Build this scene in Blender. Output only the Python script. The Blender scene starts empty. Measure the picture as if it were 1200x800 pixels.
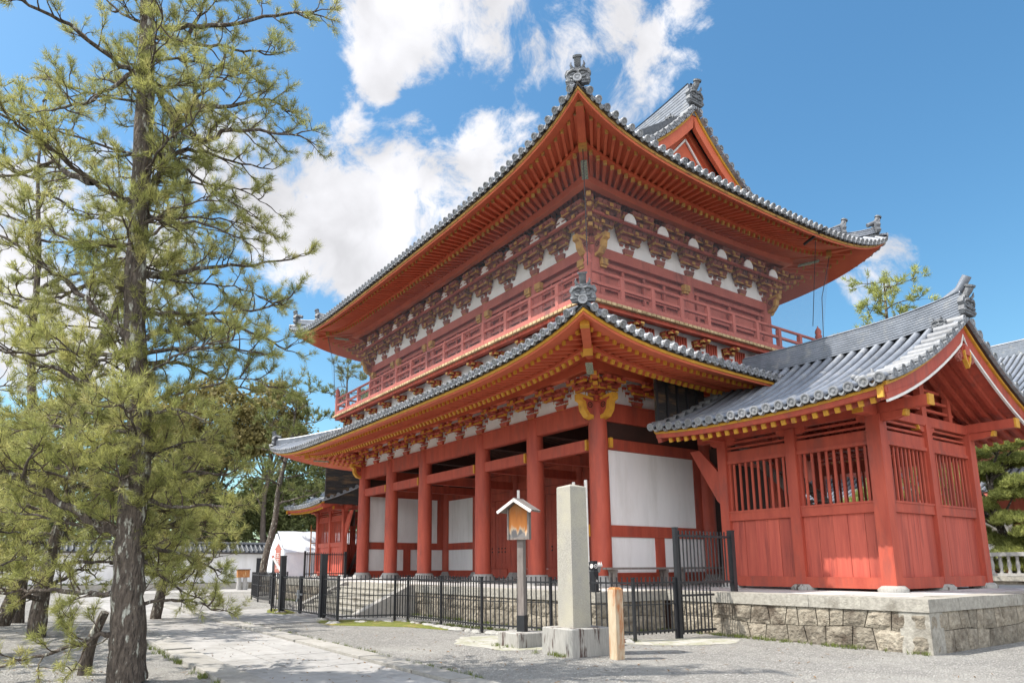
import bpy, math, random
import numpy as np
from mathutils import Vector, Matrix
random.seed(7); RNG = np.random.default_rng(7)
D = bpy.data; SC = bpy.context.scene; COL = SC.collection
rad = math.radians

# ------------------------------------------------------------------ camera
cam_d = D.cameras.new('camera'); cam = D.objects.new('camera', cam_d); COL.objects.link(cam); SC.camera = cam
cam_d.sensor_width = 36; cam_d.sensor_fit = 'HORIZONTAL'
cam_d.lens = 36*808.4/1200; cam_d.shift_x = .02299; cam_d.shift_y = .0926
cam_d.clip_start = .05; cam_d.clip_end = 3000
_y, _p, _r = rad(-55.866), rad(10.633), rad(-.2085)
_f = Vector((math.sin(_y)*math.cos(_p), math.cos(_y)*math.cos(_p), math.sin(_p)))
_rt = Vector((math.cos(_y), -math.sin(_y), 0)); _up = _rt.cross(_f)
_x = _rt*math.cos(_r)+_up*math.sin(_r); _u = _up*math.cos(_r)-_rt*math.sin(_r)
cam.matrix_world = Matrix(((_x.x, _u.x, -_f.x, 0), (_x.y, _u.y, -_f.y, 0), (_x.z, _u.z, -_f.z, 1.55), (0, 0, 0, 1)))

# ------------------------------------------------------------------ sun, sky
SUN_EL, SUN_AZ = rad(57), math.atan2(-.457, -.89)          # azimuth measured clockwise from +Y
sdir = Vector((math.sin(SUN_AZ)*math.cos(SUN_EL), math.cos(SUN_AZ)*math.cos(SUN_EL), math.sin(SUN_EL)))
sl = D.lights.new('sun', 'SUN'); sl.energy = 3.1; sl.angle = rad(.55); sl.color = (1, .945, .87)
sun = D.objects.new('sun', sl); COL.objects.link(sun); sun.rotation_euler = (-sdir).to_track_quat('-Z', 'Y').to_euler()

W = D.worlds.new('World'); SC.world = W; W.use_nodes = True
wn = W.node_tree.nodes; wl = W.node_tree.links; wn.clear()
def N(nodes, t, **kw):
    n = nodes.new(t)
    for k, v in kw.items():
        if k.startswith('i_'):
            key = k[2:]
            n.inputs[int(key) if key.isdigit() else key].default_value = v
        else: setattr(n, k, v)
    return n
wo = N(wn, 'ShaderNodeOutputWorld')
sky = N(wn, 'ShaderNodeTexSky', sky_type='NISHITA', sun_disc=False, sun_elevation=SUN_EL, sun_rotation=SUN_AZ % (2*math.pi), air_density=1.15, dust_density=1.3, ozone_density=2.2)
bg = N(wn, 'ShaderNodeBackground', i_1=.11)
tc = N(wn, 'ShaderNodeTexCoord')
# clouds: soft clumps round fixed compass directions, broken up by fractal noise
nrm = N(wn, 'ShaderNodeVectorMath', operation='NORMALIZE'); wl.new(tc.outputs['Generated'], nrm.inputs[0])
wz = N(wn, 'ShaderNodeTexNoise', i_Scale=5.0, i_Detail=3.0)
wl.new(nrm.outputs[0], wz.inputs['Vector'])
wm = N(wn, 'ShaderNodeVectorMath', operation='MULTIPLY_ADD'); wm.inputs[1].default_value = (.14,)*3
wl.new(wz.outputs['Color'], wm.inputs[0]); wl.new(nrm.outputs[0], wm.inputs[2])
n1 = N(wn, 'ShaderNodeTexNoise', i_Scale=7.0, i_Detail=13.0, i_Roughness=.66); wl.new(wm.outputs[0], n1.inputs['Vector'])
n2 = N(wn, 'ShaderNodeTexNoise', i_Scale=9.0, i_Detail=6.0); wl.new(wm.outputs[0], n2.inputs['Vector'])
CL = [(-.692,.315,.649,4.2,.95),(-.645,.373,.667,4.6,1),(-.608,.45,.654,5,1.),(-.552,.514,.657,4.8,1.),(-.508,.6,.618,3.6,.85),(-.471,.605,.642,2.4,.75),
      (-.547,.593,.591,3.0,.8),(-.729,.328,.601,2.0,.85),(-.8,.308,.516,5.6,1.1),(-.785,.363,.502,6.2,1.15),(-.845,.268,.463,6,1.1),(-.754,.385,.532,4.2,1.),
      (-.702,.46,.543,4.2,.95),(-.662,.488,.569,3,.85),(-.827,.36,.432,5.5,1.05),(-.772,.422,.476,5,1.),(-.381,.851,.361,2.6,.8),(-.406,.845,.347,2.4,.8),
      (-.839,.208,.502,5,1.),(-.95,-.028,.312,9,1.),(-.931,0,.366,8,1.),(-.90,.06,.42,6,.9),(-.66,.36,.70,5,.95),
      (.6,.5,.5,22,1.1),(.8,-.2,.5,26,1.1),(-.2,-.8,.4,20,1),(-.7,-.6,.35,20,1),(.2,.9,.35,10,.9),(.4,-.7,.5,24,1.1),(.3,.2,.9,18,1),(.9,.3,.25,20,1.1),(.55,-.8,.12,26,1.1),(.95,-.1,.2,24,1.1),(-.3,-.75,.7,22,1.1),(.1,-.5,.86,18,1.1),(-.75,-.5,.5,14,1)]  # unseen clouds behind, beside and overhead, added to lift the shade
acc = None
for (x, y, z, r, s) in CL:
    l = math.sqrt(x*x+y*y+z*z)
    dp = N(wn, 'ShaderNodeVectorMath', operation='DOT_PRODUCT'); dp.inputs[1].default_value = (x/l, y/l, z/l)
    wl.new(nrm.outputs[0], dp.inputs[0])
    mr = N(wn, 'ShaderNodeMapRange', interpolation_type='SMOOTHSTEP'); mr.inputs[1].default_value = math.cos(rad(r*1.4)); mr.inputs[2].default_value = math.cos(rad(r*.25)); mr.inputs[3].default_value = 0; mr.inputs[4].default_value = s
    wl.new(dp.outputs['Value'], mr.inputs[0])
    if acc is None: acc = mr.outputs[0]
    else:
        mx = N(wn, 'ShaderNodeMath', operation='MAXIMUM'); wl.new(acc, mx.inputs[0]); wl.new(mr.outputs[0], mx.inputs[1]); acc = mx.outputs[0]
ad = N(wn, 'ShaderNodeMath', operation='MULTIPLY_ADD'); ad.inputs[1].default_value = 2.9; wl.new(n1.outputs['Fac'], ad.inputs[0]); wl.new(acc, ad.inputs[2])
dn = N(wn, 'ShaderNodeMapRange', interpolation_type='SMOOTHSTEP'); dn.inputs[1].default_value = 2.08; dn.inputs[2].default_value = 2.52
wl.new(ad.outputs[0], dn.inputs[0])
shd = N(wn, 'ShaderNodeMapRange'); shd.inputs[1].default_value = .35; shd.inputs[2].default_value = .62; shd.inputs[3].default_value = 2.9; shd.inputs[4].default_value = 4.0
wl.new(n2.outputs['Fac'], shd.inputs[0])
# unseen clouds behind the camera are brightened as added fill light
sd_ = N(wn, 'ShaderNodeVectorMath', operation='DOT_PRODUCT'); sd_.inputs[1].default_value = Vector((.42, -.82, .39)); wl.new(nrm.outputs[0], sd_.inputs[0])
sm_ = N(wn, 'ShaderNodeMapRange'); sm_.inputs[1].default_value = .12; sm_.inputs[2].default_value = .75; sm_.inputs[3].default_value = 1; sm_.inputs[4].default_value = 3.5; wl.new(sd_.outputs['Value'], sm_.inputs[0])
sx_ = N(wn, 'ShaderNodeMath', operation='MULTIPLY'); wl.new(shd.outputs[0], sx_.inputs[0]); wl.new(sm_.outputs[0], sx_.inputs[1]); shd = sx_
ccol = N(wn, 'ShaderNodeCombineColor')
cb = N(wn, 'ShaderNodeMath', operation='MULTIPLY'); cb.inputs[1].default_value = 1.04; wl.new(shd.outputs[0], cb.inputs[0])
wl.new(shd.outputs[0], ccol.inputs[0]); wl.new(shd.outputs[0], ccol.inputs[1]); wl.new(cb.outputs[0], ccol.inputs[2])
skm = N(wn, 'ShaderNodeHueSaturation', i_Saturation=1.20, i_Value=.76)
wl.new(sky.outputs[0], skm.inputs['Color'])
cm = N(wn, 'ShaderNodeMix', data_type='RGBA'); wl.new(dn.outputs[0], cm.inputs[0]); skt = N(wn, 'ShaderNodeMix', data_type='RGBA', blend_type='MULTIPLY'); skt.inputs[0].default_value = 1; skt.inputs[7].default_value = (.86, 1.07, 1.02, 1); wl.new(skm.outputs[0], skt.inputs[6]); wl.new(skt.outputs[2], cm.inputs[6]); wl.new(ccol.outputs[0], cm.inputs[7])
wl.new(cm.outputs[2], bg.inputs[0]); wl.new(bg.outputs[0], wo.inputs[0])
SC.view_settings.view_transform = 'Standard'; SC.view_settings.look = 'None'; SC.view_settings.gamma = 1; SC.view_settings.exposure = 1.24
SC.cycles.max_bounces = 8; SC.cycles.diffuse_bounces = 5; SC.cycles.transparent_max_bounces = 16

# ------------------------------------------------------------------ materials
MATS = {}
def mat(name, c1, c2=None, scale=3., st=(1, 1, 1), rough=.65, bump=0., bscale=None, c3=None, c3s=.8, c3w=(.52, .68), metal=0., spec=.4, cell=None, island=0., transl=None, detail=6):
    m = D.materials.new(name); m.use_nodes = True; t = m.node_tree; n = t.nodes; L = t.links; n.clear()
    out = N(n, 'ShaderNodeOutputMaterial'); b = N(n, 'ShaderNodeBsdfPrincipled'); L.new(b.outputs[0], out.inputs[0])
    b.inputs['Roughness'].default_value = rough; b.inputs['Metallic'].default_value = metal; b.inputs['Specular IOR Level'].default_value = spec
    g = N(n, 'ShaderNodeNewGeometry'); mp = N(n, 'ShaderNodeMapping'); mp.inputs['Scale'].default_value = st
    L.new(g.outputs['Position'], mp.inputs['Vector'])
    ns = N(n, 'ShaderNodeTexNoise', i_Scale=scale, i_Detail=detail, i_Roughness=.6); L.new(mp.outputs[0], ns.inputs['Vector'])
    mx = N(n, 'ShaderNodeMix', data_type='RGBA'); mx.inputs[6].default_value = (*c1, 1); mx.inputs[7].default_value = (*(c2 or c1), 1)
    mr = N(n, 'ShaderNodeMapRange'); mr.inputs[1].default_value = .32; mr.inputs[2].default_value = .68; L.new(ns.outputs['Fac'], mr.inputs[0]); L.new(mr.outputs[0], mx.inputs[0])
    col = mx.outputs[2]; hsrc = ns.outputs['Fac']
    if cell:                       # irregular stones: per-cell tone and dark joints
        sc_, joint, jc, stc = cell
        mpc = N(n, 'ShaderNodeMapping'); mpc.inputs['Scale'].default_value = stc; L.new(g.outputs['Position'], mpc.inputs['Vector'])
        v = N(n, 'ShaderNodeTexVoronoi', feature='F1', i_Scale=sc_, i_Randomness=.85); L.new(mpc.outputs[0], v.inputs['Vector'])
        e = N(n, 'ShaderNodeTexVoronoi', feature='DISTANCE_TO_EDGE', i_Scale=sc_, i_Randomness=.85); L.new(mpc.outputs[0], e.inputs['Vector'])
        sv = N(n, 'ShaderNodeSeparateColor'); L.new(v.outputs['Color'], sv.inputs[0])
        mrc = N(n, 'ShaderNodeMapRange'); mrc.inputs[3].default_value = .62; mrc.inputs[4].default_value = 1.2; L.new(sv.outputs[0], mrc.inputs[0])
        mm = N(n, 'ShaderNodeMix', data_type='RGBA', blend_type='MULTIPLY'); mm.inputs[0].default_value = 1
        cc = N(n, 'ShaderNodeCombineColor'); [L.new(mrc.outputs[0], cc.inputs[i]) for i in range(3)]
        L.new(col, mm.inputs[6]); L.new(cc.outputs[0], mm.inputs[7]); col = mm.outputs[2]
        ej = N(n, 'ShaderNodeMapRange'); ej.inputs[2].default_value = joint; L.new(e.outputs[0], ej.inputs[0])
        mj = N(n, 'ShaderNodeMix', data_type='RGBA'); mj.inputs[6].default_value = (*jc, 1); L.new(ej.outputs[0], mj.inputs[0]); L.new(col, mj.inputs[7]); col = mj.outputs[2]
        hb = N(n, 'ShaderNodeMath', operation='MULTIPLY_ADD'); hb.inputs[1].default_value = .5; L.new(ns.outputs['Fac'], hb.inputs[0]); L.new(ej.outputs[0], hb.inputs[2]); hsrc = hb.outputs[0]
    if c3:
        n3 = N(n, 'ShaderNodeTexNoise', i_Scale=c3s, i_Detail=5.0, i_Roughness=.65); L.new(mp.outputs[0], n3.inputs['Vector'])
        m3 = N(n, 'ShaderNodeMapRange'); m3.inputs[1].default_value, m3.inputs[2].default_value = c3w; L.new(n3.outputs['Fac'], m3.inputs[0])
        x3 = N(n, 'ShaderNodeMix', data_type='RGBA'); x3.inputs[7].default_value = (*c3, 1); L.new(m3.outputs[0], x3.inputs[0]); L.new(col, x3.inputs[6]); col = x3.outputs[2]
    if island:
        hs = N(n, 'ShaderNodeHueSaturation'); mi = N(n, 'ShaderNodeMapRange'); mi.inputs[3].default_value = 1-island; mi.inputs[4].default_value = 1+island
        L.new(g.outputs['Random Per Island'], mi.inputs[0]); L.new(mi.outputs[0], hs.inputs['Value']); L.new(col, hs.inputs['Color']); col = hs.outputs[0]
    L.new(col, b.inputs['Base Color'])
    if bump:
        if bscale:
            nb = N(n, 'ShaderNodeTexNoise', i_Scale=bscale, i_Detail=5.0); L.new(mp.outputs[0], nb.inputs['Vector'])
            if cell:
                h2 = N(n, 'ShaderNodeMath', operation='MULTIPLY_ADD'); h2.inputs[1].default_value = .6; L.new(nb.outputs['Fac'], h2.inputs[0]); L.new(hsrc, h2.inputs[2]); hsrc = h2.outputs[0]
            else: hsrc = nb.outputs['Fac']
        bp = N(n, 'ShaderNodeBump', i_Strength=1.0, i_Distance=bump); L.new(hsrc, bp.inputs['Height']); L.new(bp.outputs[0], b.inputs['Normal'])
    if transl:
        tr = N(n, 'ShaderNodeBsdfTranslucent'); L.new(col, tr.inputs[0]); ms = N(n, 'ShaderNodeMixShader', i_0=transl)
        L.new(b.outputs[0], ms.inputs[1]); L.new(tr.outputs[0], ms.inputs[2]); L.new(ms.outputs[0], out.inputs[0])
    MATS[name] = m
    return m
RED = mat('vermilion_wood', (.46, .088, .050), (.33, .056, .034), 2.6, (1.5, 1.5, .30), .58, .005, 18, (.25, .062, .045), 1.5, (.52, .70))
REDV = mat('vermilion_eaves', (.58, .135, .064), (.47, .10, .05), 1.6, (1, 1, 1), .6, .003, 20)
REDO = mat('old_vermilion', (.45, .125, .09), (.35, .088, .066), 1.8, (1, 1, .5), .7, .004, 18, (.2, .06, .05), 1.1, (.55, .72))
REDB = mat('weathered_red_boards', (.47, .10, .064), (.33, .06, .042), 2.6, (3.2, 3.2, .22), .62, .006, 14, (.17, .035, .028), 1.6, (.57, .74), island=.16)
YEL = mat('ochre_paint', (.62, .33, .035), (.5, .24, .03), 5, rough=.6, c3=(.3, .13, .04), c3s=4, c3w=(.58, .75))
YELO = mat('old_ochre_paint', (.52, .30, .075), (.38, .21, .06), 5, rough=.7, c3=(.16, .08, .05), c3s=4, c3w=(.5, .7))
WHT = mat('white_plaster', (.84, .83, .82), (.78, .775, .77), 1.2, (1.6, 1.6, .3), rough=.85, bump=.002, bscale=30, c3=(.62, .60, .57), c3s=.7, c3w=(.52, .8))
WHTP = mat('white_trim_paint', (.78, .76, .72), (.66, .63, .6), 4, rough=.7)
DARK = mat('dark_old_timber', (.055, .022, .016), (.035, .016, .012), 2, rough=.8)
BLK = mat('black_charred_boards', (.018, .017, .017), (.035, .031, .028), 2.4, (1, 1, 5), .55, .006, 9, (.16, .095, .045), .9, (.50, .70))
BLKF = mat('black_paint', (.012, .013, .016), (.02, .021, .024), 6, rough=.42, spec=.5)
TILE = mat('grey_roof_tile', (.215, .235, .27), (.15, .165, .19), 3.0, (1, 1, 1), .38, .004, 22, (.32, .32, .31), 2.4, (.55, .75), metal=.15, spec=.5, island=.13)
TILED = mat('grey_pan_tile', (.12, .128, .14), (.07, .075, .082), 6.0, (1, 1, 1), .5, .012, 16)
TILEL = mat('pale_weathered_tile', (.27, .28, .295), (.175, .18, .19), 5.0, (1, 1, 1), .55, .005, 22, (.16, .16, .15), 2.0, (.55, .72), island=.18)
TILEO = mat('dark_ornament_tile', (.17, .18, .19), (.10, .105, .115), 6.0, rough=.5, bump=.02, bscale=30)
CAP = mat('granite_cap', (.38, .36, .31), (.24, .225, .195), 12, rough=.85, bump=.012, bscale=28, c3=(.13, .115, .09), c3s=1.4, c3w=(.54, .72), detail=10)
STONE = mat('old_stone_masonry', (.32, .285, .225), (.17, .145, .11), 9, rough=.95, bump=.05, bscale=17, c3=(.08, .062, .045), c3s=1.6, c3w=(.50, .66), island=.22, detail=12)
PED = mat('pale_granite', (.36, .35, .335), (.27, .26, .245), 14, rough=.8, bump=.004, bscale=50, c3=(.25, .24, .22), c3s=1.6, c3w=(.55, .75), detail=10)
PILL = mat('speckled_granite', (.42, .40, .345), (.20, .19, .17), 85, rough=.85, bump=.003, bscale=90, c3=(.40, .37, .28), c3s=1.2, c3w=(.48, .8), detail=3)
CONC = mat('stained_concrete', (.36, .35, .32), (.27, .26, .24), 9, rough=.9, bump=.006, bscale=40, c3=(.07, .045, .038), c3s=1.3, c3w=(.545, .60), st=(3.2, 3.2, .5), detail=8)
GRAV = mat('grey_gravel', (.44, .425, .395), (.28, .27, .25), 20, rough=.95, bump=.02, bscale=60, c3=(.40, .385, .35), c3s=.35, c3w=(.45, .7), detail=6, cell=(24, .18, (.24, .23, .21), (1, 1, 1)))
PAVE = mat('stone_paving', (.345, .335, .32), (.27, .26, .245), 5, rough=.9, bump=.006, bscale=30, c3=(.22, .21, .19), c3s=.6, c3w=(.52, .72), island=.10, detail=10)
KERB = mat('kerb_granite', (.35, .335, .305), (.27, .255, .23), 8, rough=.9, bump=.008, bscale=30, c3=(.25, .235, .2), c3s=1.2, c3w=(.52, .72), island=.14, detail=9)
REDK = mat('shaded_bracket_red', (.33, .105, .075), (.24, .07, .052), 3, rough=.75, c3=(.10, .06, .05), c3s=2, c3w=(.5, .7))  # darker red for upper brackets, eave shade put into the colour
MOSS = mat('moss', (.16, .17, .03), (.09, .11, .02), 22, rough=1, bump=.03, bscale=40, c3=(.26, .2, .07), c3s=2, c3w=(.5, .7))
BARK = mat('lichened_pine_bark', (.155, .125, .10), (.042, .033, .027), 11, (1.8, 1.8, .6), .95, .09, 15, (.42, .42, .36), 6.0, (.57, .64), detail=9)
BARKD = mat('dark_pine_twig', (.095, .07, .05), (.05, .036, .026), 8, rough=.95, bump=.02, c3=(.2, .19, .13), c3s=2.2, c3w=(.56, .7))
GREYB = mat('grey_brown_bark', (.16, .13, .105), (.09, .072, .06), 5, (1.5, 1.5, .6), .95, .05, 9)
NEED = mat('pine_needles', (.40, .39, .13), (.27, .29, .09), 1.1, rough=.55, island=.5, transl=.45, c3=(.46, .41, .17), c3s=1.6, c3w=(.52, .72))
NEEDB = mat('distant_pine_foliage', (.20, .22, .065), (.12, .145, .045), .9, rough=.6, island=.45, transl=.3, c3=(.15, .14, .04), c3s=.5, c3w=(.5, .72))
LEAFY = mat('olive_spring_foliage', (.27, .22, .075), (.19, .175, .055), .8, rough=.6, island=.4, transl=.35, c3=(.27, .225, .09), c3s=.45, c3w=(.5, .7))
LEAFG = mat('mid_green_foliage', (.21, .235, .08), (.13, .155, .055), .8, rough=.6, island=.4, transl=.3)
LEAFD = mat('dark_green_foliage', (.10, .12, .04), (.06, .08, .03), .8, rough=.6, island=.4, transl=.2)
LEAFB = mat('bright_pine_foliage', (.40, .42, .12), (.27, .30, .09), .7, rough=.6, island=.4, transl=.35)
GREYW = mat('weathered_grey_wood', (.23, .20, .18), (.14, .12, .11), 6, (4, 4, .5), .8, .005, 20)
BRNW = mat('orange_worn_wood', (.42, .17, .05), (.26, .10, .03), 7, (6, 6, .8), .7, .004, 20, (.55, .38, .2), 3., (.56, .66))
PALEW = mat('pale_rusty_post', (.50, .42, .30), (.38, .28, .18), 5, (3, 3, .6), .8, .004, 20, (.36, .15, .06), 2.2, (.50, .62))
TENT = mat('white_tent_sheet', (.74, .77, .8), (.62, .66, .72), 1.5, rough=.5, bump=.05, bscale=2.2)
STEEL = mat('grey_metal', (.32, .33, .34), (.26, .27, .28), 5, rough=.4, metal=.5)
SIGNR = mat('red_sign_paint', (.52, .20, .15), (.45, .15, .11), 6, rough=.5)
BLUE = mat('blue_sheet', (.03, .09, .25), (.02, .07, .2), 4, rough=.5)
COPPER = mat('green_copper', (.36, .42, .32), (.10, .12, .09), 26, rough=.6, detail=2)
NET = D.materials.new('fine_bird_net'); NET.use_nodes = True
_n = NET.node_tree.nodes; _l = NET.node_tree.links; _n.clear()
_o = N(_n, 'ShaderNodeOutputMaterial'); _t = N(_n, 'ShaderNodeBsdfTransparent'); _d = N(_n, 'ShaderNodeBsdfDiffuse', i_Color=(.36, .38, .42, 1)); _m = N(_n, 'ShaderNodeMixShader', i_0=.075)
_l.new(_t.outputs[0], _m.inputs[1]); _l.new(_d.outputs[0], _m.inputs[2]); _l.new(_m.outputs[0], _o.inputs[0])

# ------------------------------------------------------------------ mesh helpers
WL = {}
class MB:
    def __init__(s): s.v = []; s.f = []; s.m = []; s.sm = []
    def add(s, vs, fs, mi=0, smooth=False):
        b = len(s.v); s.v += [tuple(p) for p in vs]
        for f in fs: s.f.append(tuple(i+b for i in f)); s.m.append(mi); s.sm.append(smooth)
        return s
    def hexa(s, P, mi=0):
        return s.add(P, [(0, 3, 2, 1), (4, 5, 6, 7), (0, 1, 5, 4), (1, 2, 6, 5), (2, 3, 7, 6), (3, 0, 4, 7)], mi)
    def box(s, x0, x1, y0, y1, z0, z1, mi=0):
        return s.hexa([(x0, y0, z0), (x1, y0, z0), (x1, y1, z0), (x0, y1, z0), (x0, y0, z1), (x1, y0, z1), (x1, y1, z1), (x0, y1, z1)], mi)
    def obox(s, c, a, b, d, mi=0, taper=1.):   # half vectors; taper scales the bottom
        c, a, b, d = Vector(c), Vector(a), Vector(b), Vector(d)
        t = taper
        return s.hexa([c-a*t-b*t-d, c+a*t-b*t-d, c+a*t+b*t-d, c-a*t+b*t-d, c-a-b+d, c+a-b+d, c+a+b+d, c-a+b+d], mi)
    def beam(s, p, q, w, h, mi=0, capmi=None, cap=.05, up=(0, 0, 1)):
        p, q = Vector(p), Vector(q); d = (q-p); L = d.length; d /= L
        u = Vector(up); sd = d.cross(u).normalized(); u = sd.cross(d)
        s.obox((p+q)/2, d*(L/2), sd*(w/2), u*(h/2), mi)
        if capmi is not None:
            s.obox(p+d*(cap/2-.004), d*(cap/2), sd*(w/2+.004), u*(h/2+.004), capmi)
        return s
    def tube(s, pts, rs, n=8, mi=0, caps=True):
        pts = [Vector(p) for p in pts]; k = len(pts)
        if not hasattr(rs, '__len__'): rs = [rs]*k
        ref = None; vs = []
        for i in range(k):
            t = (pts[min(i+1, k-1)]-pts[max(i-1, 0)]).normalized()
            if ref is None: ref = t.orthogonal().normalized()
            ref = (ref-t*ref.dot(t)).normalized(); b = t.cross(ref)
            for j in range(n):
                a = 2*math.pi*j/n; vs.append(pts[i]+(ref*math.cos(a)+b*math.sin(a))*rs[i])
        fs = [(i*n+j, i*n+(j+1) % n, (i+1)*n+(j+1) % n, (i+1)*n+j) for i in range(k-1) for j in range(n)]
        s.add(vs, fs, mi, True)
        if caps: s.add(vs[:n], [tuple(range(n-1, -1, -1))], mi); s.add(vs[-n:], [tuple(range(n))], mi)
        return s
    def lathe(s, c, prof, n=20, mi=0):
        c = Vector(c); vs = []
        for r, z in prof:
            for j in range(n): a = 2*math.pi*j/n; vs.append(c+Vector((r*math.cos(a), r*math.sin(a), z)))
        k = len(prof)
        s.add(vs, [(i*n+j, i*n+(j+1) % n, (i+1)*n+(j+1) % n, (i+1)*n+j) for i in range(k-1) for j in range(n)], mi, True)
        s.add(vs[-n:], [tuple(range(n))], mi); s.add(vs[:n], [tuple(range(n-1, -1, -1))], mi)
        return s
    def prism(s, poly, o, u, v, w, t, mi=0):     # polygon in the (u,v) plane at o, thickness t along w (centred)
        o, u, v, w = Vector(o), Vector(u), Vector(v), Vector(w); n = len(poly)
        A = [o+u*a+v*b-w*(t/2) for a, b in poly]; B = [p+w*t for p in A]
        s.add(A+B, [tuple(range(n-1, -1, -1)), tuple(range(n, 2*n))]+[(i, (i+1) % n, n+(i+1) % n, n+i) for i in range(n)], mi)
        return s
    def strip(s, P, Q, mi=0, smooth=False):
        n = len(P); return s.add(list(P)+list(Q), [(i, i+1, n+i+1, n+i) for i in range(n-1)], mi, smooth)
    def grid(s, rows, mi=0, smooth=True):
        r, c = len(rows), len(rows[0])
        return s.add([p for R in rows for p in R], [(i*c+j, i*c+j+1, (i+1)*c+j+1, (i+1)*c+j) for i in range(r-1) for j in range(c-1)], mi, smooth)
    def halftube(s, pts, side, r, mi=0, n=6):
        pts = [Vector(p) for p in pts]; side = Vector(side).normalized(); k = len(pts); rows = []
        for i in range(k):
            t = (pts[min(i+1, k-1)]-pts[max(i-1, 0)]).normalized(); up = side.cross(t).normalized()
            if up.z < 0: up = -up
            rows.append([pts[i]+side*(r*math.cos(math.pi*j/n))+up*(r*math.sin(math.pi*j/n)) for j in range(n+1)])
        return s.grid(rows, mi, True)
    def disc(s, c, ax, r, mi=0, depth=.05, n=12):     # round eave-tile end: raised rim, sunk face, boss
        c, ax = Vector(c), Vector(ax).normalized(); a = ax.orthogonal().normalized(); b = ax.cross(a)
        ring = lambda R, z: [c+ax*z+(a*math.cos(2*math.pi*j/n)+b*math.sin(2*math.pi*j/n))*R for j in range(n)]
        P = ring(r, -depth)+ring(r, 0)+ring(r*.72, 0)+ring(r*.66, -.018)+ring(r*.34, -.018)+ring(r*.26, -.002)
        fs = [(i*n+j, i*n+(j+1) % n, (i+1)*n+(j+1) % n, (i+1)*n+j) for i in range(5) for j in range(n)]+[tuple(range(5*n, 6*n))]
        return s.add(P, fs, mi)
    def build(s, name, mats, parent=None, **props):
        if not isinstance(mats, (list, tuple)): mats = [mats]
        me = D.meshes.new(name); off = WL.get(parent.name, Vector((0, 0, 0))) if parent else Vector((0, 0, 0))
        me.from_pydata([(p[0]-off.x, p[1]-off.y, p[2]-off.z) for p in s.v], [], s.f)
        for m in mats: me.materials.append(m)
        me.polygons.foreach_set('material_index', s.m); me.polygons.foreach_set('use_smooth', s.sm); me.update()
        o = D.objects.new(name, me); COL.objects.link(o)
        if parent: o.parent = parent; WL[o.name] = off
        else: WL[o.name] = Vector((0, 0, 0))
        for k, v in props.items(): o[k] = v
        return o
def root(name, loc, label, cat, group=None):
    o = D.objects.new(name, None); COL.objects.link(o); o.location = loc; o.empty_display_size = .3
    o['label'] = label; o['category'] = cat
    if group: o['group'] = group
    WL[o.name] = Vector(loc)
    return o
def tag(o, label=None, cat=None, group=None, kind=None):
    for k, v in (('label', label), ('category', cat), ('group', group), ('kind', kind)):
        if v: o[k] = v
    return o
def npmesh(name, V, F, mats, parent=None, smooth=False):       # F: (n,3) or (n,4) int array
    me = D.meshes.new(name); off = WL.get(parent.name, Vector((0, 0, 0))) if parent else Vector((0, 0, 0))
    V = (V-np.array(off)).astype(np.float32); n, k = F.shape
    me.vertices.add(len(V)); me.vertices.foreach_set('co', V.ravel())
    me.loops.add(n*k); me.loops.foreach_set('vertex_index', F.ravel().astype(np.int32))
    me.polygons.add(n); me.polygons.foreach_set('loop_start', (np.arange(n)*k).astype(np.int32)); me.polygons.foreach_set('loop_total', np.full(n, k, np.int32))
    me.update(calc_edges=True)
    for m in (mats if isinstance(mats, (list, tuple)) else [mats]): me.materials.append(m)
    o = D.objects.new(name, me); COL.objects.link(o)
    if parent: o.parent = parent
    WL[o.name] = off
    return o
def copy_tree(o, loc=None, parent=None, **props):               # a thing with copies of its parts and sub-parts
    kids = list(o.children); c = o.copy(); COL.objects.link(c)
    if parent: c.parent = parent
    if loc is not None: c.location = loc
    for k in kids: copy_tree(k, None, c)
    for k, v in props.items(): c[k] = v
    return c
X, Y, Z = Vector((1, 0, 0)), Vector((0, 1, 0)), Vector((0, 0, 1))
PINE_TRUNK=[(-10.904, 1.452, 0.003, 0.357), (-10.909, 1.415, 0.451, 0.33), (-10.916, 1.359, 1.137, 0.297), (-10.921, 1.313, 1.955, 0.264), (-10.922, 1.308, 2.676, 0.231), (-10.919, 1.333, 3.17, 0.211), (-10.928, 1.252, 4.045, 0.198), (-10.941, 1.142, 4.872, 0.192), (-10.949, 1.063, 6.13, 0.178), (-10.952, 1.031, 7.237, 0.172), (-10.956, 0.987, 8.382, 0.165), (-10.961, 0.93, 9.411, 0.152), (-10.965, 0.882, 10.478, 0.139), (-10.969, 0.821, 11.9, 0.112), (-10.975, 0.743, 13.722, 0.079), (-10.98, 0.662, 15.459, 0.04)]
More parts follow.
